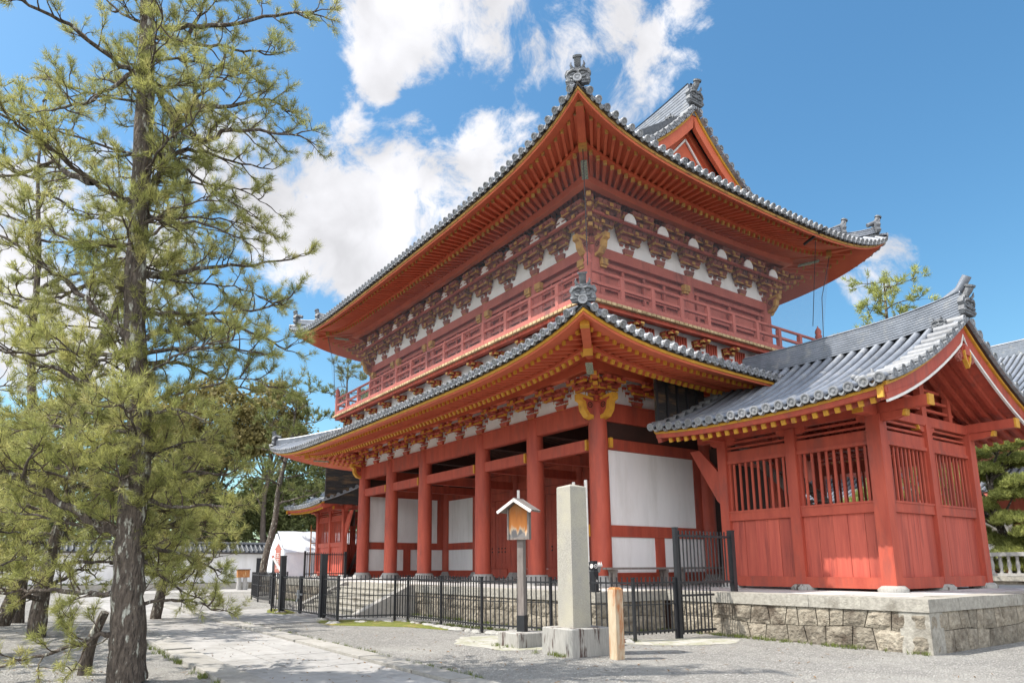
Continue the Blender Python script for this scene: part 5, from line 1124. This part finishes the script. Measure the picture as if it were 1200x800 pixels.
mb = MB(); ridge(mb, [(x, 67, 18.4) for x in np.linspace(-39, 9, 8)], .4, 1.2, 8, Y, .2); mb.build('ridge', TILE, hr)
# ------------------------------------------------------------------ trees
def unit(a): return a/np.maximum(1e-9, np.linalg.norm(a, axis=-1, keepdims=True))
def needle_mesh(Cn, Dn, k, l, w, spread=.9, cup=.0):
    n = len(Cn); R = RNG.normal(size=(n, k, 3)); d = unit(unit(Dn)[:, None, :]+unit(R)*spread)
    ln = l*RNG.uniform(.7, 1.15, (n, k, 1)); base = Cn[:, None, :]+d*.01+RNG.normal(size=(n, k, 3))*l*.12
    s = unit(np.cross(d, RNG.normal(size=(n, k, 3))))*w/2
    V = np.stack([base-s, base+s, base+d*ln], axis=2).reshape(-1, 3); F = np.arange(len(V)).reshape(-1, 3); return V, F
def leaf_mesh(Cn, size, flat=.0):
    n = len(Cn); a = unit(RNG.normal(size=(n, 3))); b = unit(np.cross(a, RNG.normal(size=(n, 3)))); c = np.cross(a, b)
    sz = size*RNG.uniform(.55, 1.3, (n, 1)); V = np.stack([Cn-b*sz, Cn+c*sz*.5, Cn+b*sz, Cn-c*sz*.5], axis=1).reshape(-1, 3); return V, np.arange(len(V)).reshape(-1, 4)
def rv(): return Vector(RNG.normal(size=3)).normalized()
def smooth_path(pts, sub=4):
    P = [Vector(p) for p in pts]; out = []
    for i in range(len(P)-1):
        p0 = P[max(i-1, 0)]; p1 = P[i]; p2 = P[i+1]; p3 = P[min(i+2, len(P)-1)]
        for j in range(sub):
            t = j/sub; out.append(.5*((2*p1)+(p2-p0)*t+(2*p0-5*p1+4*p2-p3)*t*t+(3*p1-p0-3*p2+p3)*t**3))
    return out+[P[-1]]
tp = [p[:3] for p in PINE_TRUNK]; tz = np.array(tp)
def root_in(pts):              # start a limb inside the trunk it leaves
    p = pts[0]; q = [float(np.interp(p[2]-.04, tz[:, 2], tz[:, i])) for i in range(3)]; return [tuple(q)]+list(pts) if .02 < math.dist(p, q) < .5 else pts
def pine(nm, label, trunk, trad, limbs, twig_step, twig_len, tuft_step, k, l, w, group=None, nmat=NEED, bmat=BARK, lscale=1., start=.16, bend=.3, up=.25):
    t0 = root(nm, trunk[0], label, 'pine tree', group)
    TP = smooth_path(trunk, 5); TR = list(np.interp(np.linspace(0, 1, len(TP)), np.linspace(0, 1, len(trad)), trad))
    TP2 = [p+Vector((random.uniform(-1, 1), random.uniform(-1, 1), 0))*r*.07 for p, r in zip(TP, TR)]
    mb = MB(); mb.tube(TP2, [r*(1+random.uniform(-.05, .05)) for r in TR], 16); 
    tm = MB(); C_, D_ = [], []
    def twig(p, d, L, r, depth):
        pts = [p]; q = p; dd = d.copy(); n = 4
        for i in range(n):
            dd = (dd+rv()*.40+Z*up*.42).normalized(); q = q+dd*(L/n); pts.append(q)
        tm.tube(pts, [r*(1-.7*i/n) for i in range(n+1)], 4, 0, False)
        m = max(2, int(L/tuft_step))
        for i in range(m):
            f = (.28 if depth else .5)+(.72 if depth else .5)*(i+1)/m; j = min(n-1, int(f*n)); g = f*n-j; c = pts[j].lerp(pts[j+1], min(1, g)); C_.append(c); D_.append((pts[j+1]-pts[j]).normalized()+Z*.25)
        if depth == 0:
            for i in range(int(RNG.integers(2, 4))):
                f = RNG.uniform(.3, .9); j = min(n-1, int(f*n)); c = pts[j].lerp(pts[j+1], f*n-j); v = rv(); dr = (dd+v*1.1+Z*.2).normalized(); twig(c, dr, L*RNG.uniform(.4, .65), r*.55, 1)
    for pts, r0 in limbs:
        P = smooth_path(root_in(pts), 4); n = len(P); L = sum((P[i+1]-P[i]).length for i in range(n-1))
        P = [p+rv()*min(.05, L*.012)*(0 < i < n-1) for i, p in enumerate(P)]
        mb.tube(P, [r0*(1-.78*(i/(n-1))**.8) for i in range(n)], 8, 0, False)
        s = start*L
        while s < L:
            f = s/L*(n-1); i = min(n-2, int(f)); c = P[i].lerp(P[i+1], f-i); t = (P[i+1]-P[i]).normalized()
            v = rv(); v = (v-t*v.dot(t)).normalized(); d = (v*(.9 if s < L*.9 else .3)+t*.65+Z*up).normalized()
            TL = twig_len*RNG.uniform(.55, 1.15)*(1-.42*s/L)*lscale; twig(c, d, TL, .0125*lscale*(twig_len/.6), 0); s += twig_step*RNG.uniform(.6, 1.4)
        twig(P[-1], (P[-1]-P[-2]).normalized(), twig_len*.6, .01*lscale, 0)
    nb = len(mb.v); mb.v += tm.v; mb.f += [tuple(q+nb for q in f) for f in tm.f]; mb.m += [1]*len(tm.f); mb.sm += tm.sm; mb.build('trunk', [bmat, BARKD], t0)
    V, F = needle_mesh(np.array(C_), np.array(D_), k, l, w); npmesh('needles', V, F, nmat, t0)
    return t0
def on_trunk(z): return [float(np.interp(z, tz[:, 2], tz[:, i])) for i in range(3)]
limbs = []
for i, r in enumerate(PINE_LIMBS):
    L = sum(math.dist(a, b) for a, b in zip(r, r[1:])); limbs.append((r, min(.085, .022+.014*L)*(1.7 if i in (20,) else 1)))
for i in range(26):             # limbs growing toward and away from the path as well
    z = 1.5+i*.32+random.uniform(-.2, .2); a = random.uniform(0, 2*math.pi); b = on_trunk(z); L = random.uniform(1.1, 2.5)*(1 if z > 3 else .7); p = [tuple(b)]
    for s in (.4, .75, 1.0): p.append((b[0]+math.cos(a)*L*s, b[1]+math.sin(a)*L*s, b[2]+L*(.34*s-.22*s*s)+random.uniform(-.1, .1)))
    limbs.append((p, .03))
pine('pine_tree', 'tall lichen-barked pine closest to the camera, its open crown filling the left of the view', tp, [p[3]*(.72 if i < 4 else .80) for i, p in enumerate(PINE_TRUNK)], limbs, .135, .66, .105, 30, .12, .0068)
def auto_pine(label, base, h, lean, r, seed, n, Lm, zmin, k=12, l=.2, w=.024, group='pines behind the path', nmat=NEED, step=.34, tl=1.0):
    rs = random.getstate(); random.seed(seed); b = Vector(base); tr = []
    for i in range(7): f = i/6; tr.append((b.x+lean[0]*f+random.uniform(-.12, .12)*(i > 0), b.y+lean[1]*f+random.uniform(-.12, .12)*(i > 0), b.z+h*f))
    ls = []
    for i in range(n):
        f = zmin+(1-zmin)*(i/(n-1))**.85; j = min(5, int(f*6)); g = f*6-j; c = Vector(tr[j]).lerp(Vector(tr[j+1]), g); a = i*2.4+random.uniform(-.5, .5); L = Lm*(1-.62*((f-zmin)/(1-zmin))**1.6)*random.uniform(.6, 1.1); p = [tuple(c)]
        for s in (.35, .7, 1.): p.append((c.x+math.cos(a)*L*s, c.y+math.sin(a)*L*s, c.z+L*(.25*s-.12*s*s)+random.uniform(-.15, .15)))
        ls.append((p, .028+.016*L))
    o = pine('pine_tree', label, tr, [r, r*.85, r*.75, r*.62, r*.48, r*.3, r*.1], ls, step, tl, .2, k, l, w, group, nmat); random.setstate(rs); return o
GP = 'pines along the path and wall'
auto_pine('slim straight pine left of the big trunk, with a bare grey stem', (-24.5, .25, 0), 16.5, (-.3, -.9), .17, 5, 17, 3.2, .48, group=GP)
auto_pine('pine with a stout trunk leaning right behind the big pine', (-23.5, -.1, 0), 14.5, (.6, 2.9), .20, 9, 18, 3.4, .55, group=GP)
auto_pine('low bushy pine just beyond the big trunk at left, foliage reaching the ground', (-19.2, .6, 0), 6.2, (.3, .5), .2, 12, 34, 3.0, .14, group=GP, k=14, l=.17, w=.02, step=.26, tl=.85)
auto_pine('young pine overhanging the gravel to the right of the big trunk', (-23.4, 3.7, 0), 5.6, (.2, .7), .16, 21, 30, 2.4, .18, group=GP, k=14, l=.18, w=.02, step=.26, tl=.85)
auto_pine('slanting pine growing in front of the white wall beside the arrow sign', (-46.0, 13.3, 0), 13.5, (-.3, 2.0), .26, 33, 18, 3.8, .42, group=GP, k=10, l=.34, w=.045, step=.5, tl=1.4, nmat=NEEDB)
auto_pine('thin pine with a light crown rising behind the far end of the lower roof', (-57.5, 23.0, 0), 19.5, (.4, .3), .34, 41, 17, 3.6, .5, group=GP, k=10, l=.36, w=.05, step=.55, tl=1.4, nmat=NEEDB)
auto_pine('pine top showing above the ridge of the near pavilion', (-16.6, 36.5, 0), 16.3, (-.1, .2), .28, 52, 26, 3.3, .30, group=GP, k=12, l=.30, w=.036, step=.42, tl=1.2, nmat=LEAFB)
auto_pine('small pine spreading low over the gravel at the lower left corner', (-15.5, -1.3, 0), 4.6, (.2, .3), .13, 61, 22, 2.4, .16, group=GP, k=18, l=.15, w=.013, step=.24, tl=.75)
auto_pine('spreading young pine at the left edge, half hiding the white wall', (-22.5, -1.6, 0), 5.4, (.3, .6), .15, 71, 32, 2.6, .14, group=GP, k=16, l=.17, w=.018, step=.25, tl=.85)
# low propped limb and stump by the big trunk
mb = MB(); mb.tube(smooth_path([(-12.15, 1.02, -.05), (-12.1, 1.04, .3), (-12.04, 1.1, .6), (-11.95, 1.2, .9)], 3), list(np.linspace(.10, .06, 10)), 9); tag(mb.build('leaning_stump', BARK), 'thin mossy leaning stump at the left foot of the big pine', 'stump')
def tree(nm, label, base, h, blobs, n, size, lm, tr=.3, group='broadleaf trees behind the wall', limbs=18, seed=1, bare=0):
    rs = np.random.default_rng(seed); t0 = root(nm, base, label, 'tree', group); b = np.array(base, float)
    Cs = []; 
    for (dx, dy, dz, rx, ry, rz, wt) in blobs:
        m = max(6, int(n*wt/14)); u = unit(rs.normal(size=(m//10+8, 3))); rr = rs.uniform(.35, 1.0, (len(u), 1))**.6; cl = np.array([dx, dy, dz])+u*rr*np.array([rx, ry, rz])
        Cs.append(cl)
    cl = np.concatenate(Cs)+b; per = max(10, n//len(cl)); P = np.repeat(cl, per, axis=0); csz = np.repeat(rs.uniform(.5, 1.35, len(cl)), per)[:, None]
    P = P+rs.normal(size=P.shape)*np.array([.46, .46, .30])*csz*size*4.6
    V, F = leaf_mesh(P, size); mb = MB()
    top = b+np.array([0, 0, h*.9]); trunk = [Vector(b)+Vector((rs.uniform(-.1, .1)*i, rs.uniform(-.1, .1)*i, h*.9*i/6)) for i in range(7)]; mb.tube(trunk, [tr*(1-.13*i) for i in range(7)], 9)
    idx = rs.choice(len(cl), min(limbs, len(cl)), replace=False)
    for i in idx:
        e = Vector(cl[i]); f = min(.92, max(.15, (e.z-b[2])/h*.72)); j = min(5, int(f*6/.9*.9)); s = trunk[j].lerp(trunk[j+1], .5); m1 = s.lerp(e, .5)+Vector((0, 0, -.04*h*rs.uniform(0, 1))); mb.tube([s, m1, e], [tr*.32, tr*.18, .02], 5, 0, False)
    for i in range(bare):
        a = rs.uniform(0, 6.28); s = trunk[int(rs.integers(3, 6))]; e = s+Vector((math.cos(a)*h*.16, math.sin(a)*h*.16, h*rs.uniform(.12, .3))); mb.tube([s, s.lerp(e, .5)+rv()*.2, e], [.07, .05, .015], 4, 0, False)
    mb.build('trunk', GREYB, t0); npmesh('crown', V, F, lm, t0); return t0
GB = 'broadleaf trees behind the wall'
def blob(*a): return a
tree('round_tree', 'tall tree with rounded olive crown alone against the sky, left of the gate roof', (-58.5, 17.1, 0), 16.5, [(0, 0, 14.6, 3.0, 3.2, 2.6, 1.), (.5, 1.2, 12.4, 2.4, 2.4, 1.4, .5), (-.2, -1.8, 11.6, 1.8, 1.8, 1.2, .35)], 13300, .17, LEAFY, .3, seed=3)
tree('spring_tree', 'broad tree in pale brown spring leaf between the big pine trunk and the gate', (-60, 12.6, 0), 16.5, [(0, 0, 14.6, 3.4, 3.4, 2.4, 1.), (0, -3.2, 12.8, 3., 2.6, 2.2, .8), (1, 2.4, 11.8, 2.6, 2.2, 1.8, .6), (0, -1, 10.5, 3.6, 4.2, 1.8, .8)], 19000, .18, LEAFY, .34, seed=4, bare=8)
tree('evergreen_tree', 'dark dense evergreen low behind the white wall, left of the arrow sign', (-60.5, 9.5, 0), 11, [(0, 0, 7.6, 3.4, 3.6, 3.0, 1.), (0, 3.2, 6.0, 2.6, 2.6, 2.6, .7), (0, -3., 6., 2.6, 2.6, 2.6, .7)], 17100, .17, LEAFD, .34, seed=5)
tree('green_tree', 'fresh green tree behind the tent and the far pavilion roof', (-61, 22.5, 0), 12.5, [(0, 0, 9.6, 3.2, 3.4, 3.0, 1.), (0, 3.6, 7.8, 3.0, 2.8, 2.8, .8), (1, -3, 6.6, 2.6, 2.6, 2.4, .7)], 19000, .17, LEAFG, .28, seed=6, bare=6)
tree('green_tree', 'airy green tree whose top shows behind the far balcony corner', (-56, 27.5, 0), 19, [(0, 0, 16.6, 2.6, 2.4, 1.9, 1.), (0, -2.2, 14.8, 2.2, 2., 1.4, .6), (0, 1.8, 13.6, 2.4, 2.4, 1.6, .6)], 11400, .18, LEAFG, .28, seed=7, bare=4)
tree('spring_tree', 'olive-leaved tree seen through the lower branches left of the big pine trunk', (-62, 3.0, 0), 15, [(0, 0, 11.6, 3.6, 4.2, 3.2, 1.), (0, -4, 9.4, 3., 3., 2.6, .8), (0, 3.4, 8.6, 3., 3., 2.6, .8)], 17100, .19, LEAFG, .32, seed=8)
tree('spring_tree', 'pale spring tree at the far left beyond the boundary wall', (-64, -9., 0), 15, [(0, 0, 11.0, 4., 4.6, 3.4, 1.), (0, 4.5, 8.4, 3., 3., 2.6, .8), (0, -5, 8.6, 3.4, 3., 2.8, .8)], 17100, .2, LEAFY, .34, seed=9)
tree('evergreen_tree', 'dark tall-trunked evergreen straight behind the white wall, right of the big pine trunk', (-58.5, 11.6, 0), 12.8, [(0, 0, 9.8, 2.2, 2.4, 2.2, 1.), (0, -1.6, 7.6, 1.8, 1.8, 1.8, .6)], 9500, .17, LEAFD, .42, seed=10)
tree('evergreen_tree', 'dense dark tree filling the gap between the slanting pine and the tent', (-62.5, 18.5, 0), 10, [(0, 0, 7.2, 3.0, 3.4, 2.8, 1.), (0, -3.4, 5.4, 2.6, 2.6, 2.2, .7), (0, 3.2, 5.4, 2.6, 2.6, 2.2, .7)], 17100, .17, LEAFG, .3, seed=15)
tree('evergreen_tree', 'dark tree low behind the boundary wall left of the big pine trunk', (-61, -2.5, 0), 10.5, [(0, 0, 7.4, 3.0, 3.6, 3.0, 1.), (0, -3.6, 5.6, 2.6, 2.6, 2.4, .7), (0, 3.6, 5.6, 2.6, 2.6, 2.4, .7)], 17100, .17, LEAFD, .3, seed=16)
# far tree belt that closes the horizon
cl = []
for i in range(900):
    a = RNG.uniform(-2.75, -.35) if i < 520 else RNG.uniform(-.35, 1.7); R = RNG.uniform(95, 135); hgt = RNG.uniform(1, 9.5)*(1+.25*math.sin(a*9)); cl.append((math.sin(a)*R, math.cos(a)*R, hgt))
cl = np.array(cl); P = np.repeat(cl, 26, axis=0); P = P+RNG.normal(size=P.shape)*np.array([2.3, 2.3, 1.2]); P[:, 2] = np.maximum(P[:, 2], .2)
V, F = leaf_mesh(P, .75); o = npmesh('distant_woodland', V, F, LEAFD); o['kind'] = 'stuff'
# cloud-pruned pines on the terrace right of the pavilion
def garden_pine(label, base, h, pads, seed):
    rs = np.random.default_rng(seed); t0 = root('garden_pine', base, label, 'pine tree', 'clipped pines by the hall'); b = np.array(base, float); mb = MB()
    trunk = [Vector(b)+Vector((math.sin(i*1.1+seed)*.35, math.cos(i*.9+seed)*.3, h*i/6)) for i in range(7)]; mb.tube(trunk, [.24*(1-.13*i) for i in range(7)], 9); Ps = []
    for (dx, dy, dz, r, t) in pads:
        c = b+np.array([dx, dy, dz]); m = int(1150*r); u = rs.normal(size=(m, 3)); u = unit(u)*rs.uniform(.3, 1, (m, 1))**.5; u[:, 2] = np.abs(u[:, 2])*1.2-.25; Ps.append(c+u*np.array([r, r, t])+rs.normal(size=(m, 3))*.06)
        j = min(5, max(0, int(dz/h*6-.5))); s = trunk[j]; mb.tube([s, s.lerp(Vector(c), .55)+Vector((0, 0, .15)), Vector(c)], [.09, .06, .03], 6, 0, False)
    P = np.concatenate(Ps); V, F = needle_mesh(P, np.tile(np.array([0, 0, 1.]), (len(P), 1)), 7, .20, .03, 1.0); mb.build('trunk', BARK, t0); npmesh('needles', V, F, LEAFB, t0)
rs = np.random.default_rng(11)
def pads(n, R, z0, z1, r): return [(rs.uniform(-1, 1)*R*(1-.45*i/n), rs.uniform(-1, 1)*R*.6, z0+(z1-z0)*i/n+rs.uniform(-.2, .2), r*rs.uniform(.7, 1.2)*(1-.35*i/n), .42) for i in range(n)]
garden_pine('clipped bright green pine with layered pads, the one closest to the near pavilion', (-14.6, 41.6, .78), 7.6, pads(30, 2.6, .7, 7.4, 1.3), 1)
garden_pine('clipped bright green pine with layered pads at the right edge, above the balustrade', (-11.2, 42.6, .78), 6.6, pads(30, 2.8, .6, 6.6, 1.35), 2)
garden_pine('clipped pine seen through the lattice windows of the near pavilion', (-21.0, 43.0, .78), 6.2, pads(18, 2.6, 1.0, 6.0, 1.3), 3)

# fallen needles and leaves on the gravel, weeds along the stone foot
P = []
for i in range(2600):
    x = RNG.uniform(-22, -3); y = RNG.uniform(-1, 12.5); r = math.hypot(x+11, y-3)
    if RNG.uniform() < .25+.75*math.exp(-r/4.5): P.append((x, y, .026 if 2.9 < y < 5.05 else .012))
P = np.array(P); n = len(P); a_ = RNG.uniform(0, 6.28, n); l_ = RNG.uniform(.015, .045, n); w_ = RNG.uniform(.004, .014, n)
dx, dy = np.cos(a_), np.sin(a_); A = np.stack([dx*l_, dy*l_, RNG.uniform(0, .012, n)], 1); B = np.stack([-dy*w_, dx*w_, np.zeros(n)], 1)
V = np.stack([P-A-B, P+A-B, P+A+B, P-A+B], 1).reshape(-1, 3); V[:, 2] = np.maximum(V[:, 2], .008)
o = npmesh('fallen_needles', V, np.arange(len(V)).reshape(-1, 4), mat('dry_litter', (.20, .11, .045), (.11, .07, .035), 3, rough=.9, island=.4)); o['kind'] = 'stuff'
C_ = []
def foot(p, q, k):
    for i in range(k):
        f = RNG.uniform(); c = (p[0]+(q[0]-p[0])*f+RNG.uniform(-.06, .06), p[1]+(q[1]-p[1])*f+RNG.uniform(-.1, .03), 0)
        for j in range(int(RNG.integers(2, 7))): C_.append((c[0]+RNG.normal()*.04, c[1]+RNG.normal()*.04, 0))
foot((-12, 13.25), (-6, 13.25), 60); foot((-11.82, 11.0), (-11.82, 13.3), 30); foot((-35, 10.9), (-12, 10.9), 160); foot((-10.5, 10.8), (-18, 9.3), 120); foot((-10.25, 8.0), (-9.3, 8.0), 8); foot((-11.7, 8.05), (-11.0, 8.05), 6); foot((-20, 5.5), (-4, 5.5), 70); foot((-17, 2.4), (-4, 2.4), 50)
V, F = needle_mesh(np.array(C_), np.tile(np.array([0, 0, 1.]), (len(C_), 1)), 6, .085, .009, .55); V[:, 2] = np.maximum(V[:, 2], 0)
o = npmesh('weeds', V, F, mat('weed_green', (.16, .19, .045), (.10, .13, .03), 4, rough=.8, island=.4, transl=.3)); o['kind'] = 'stuff'
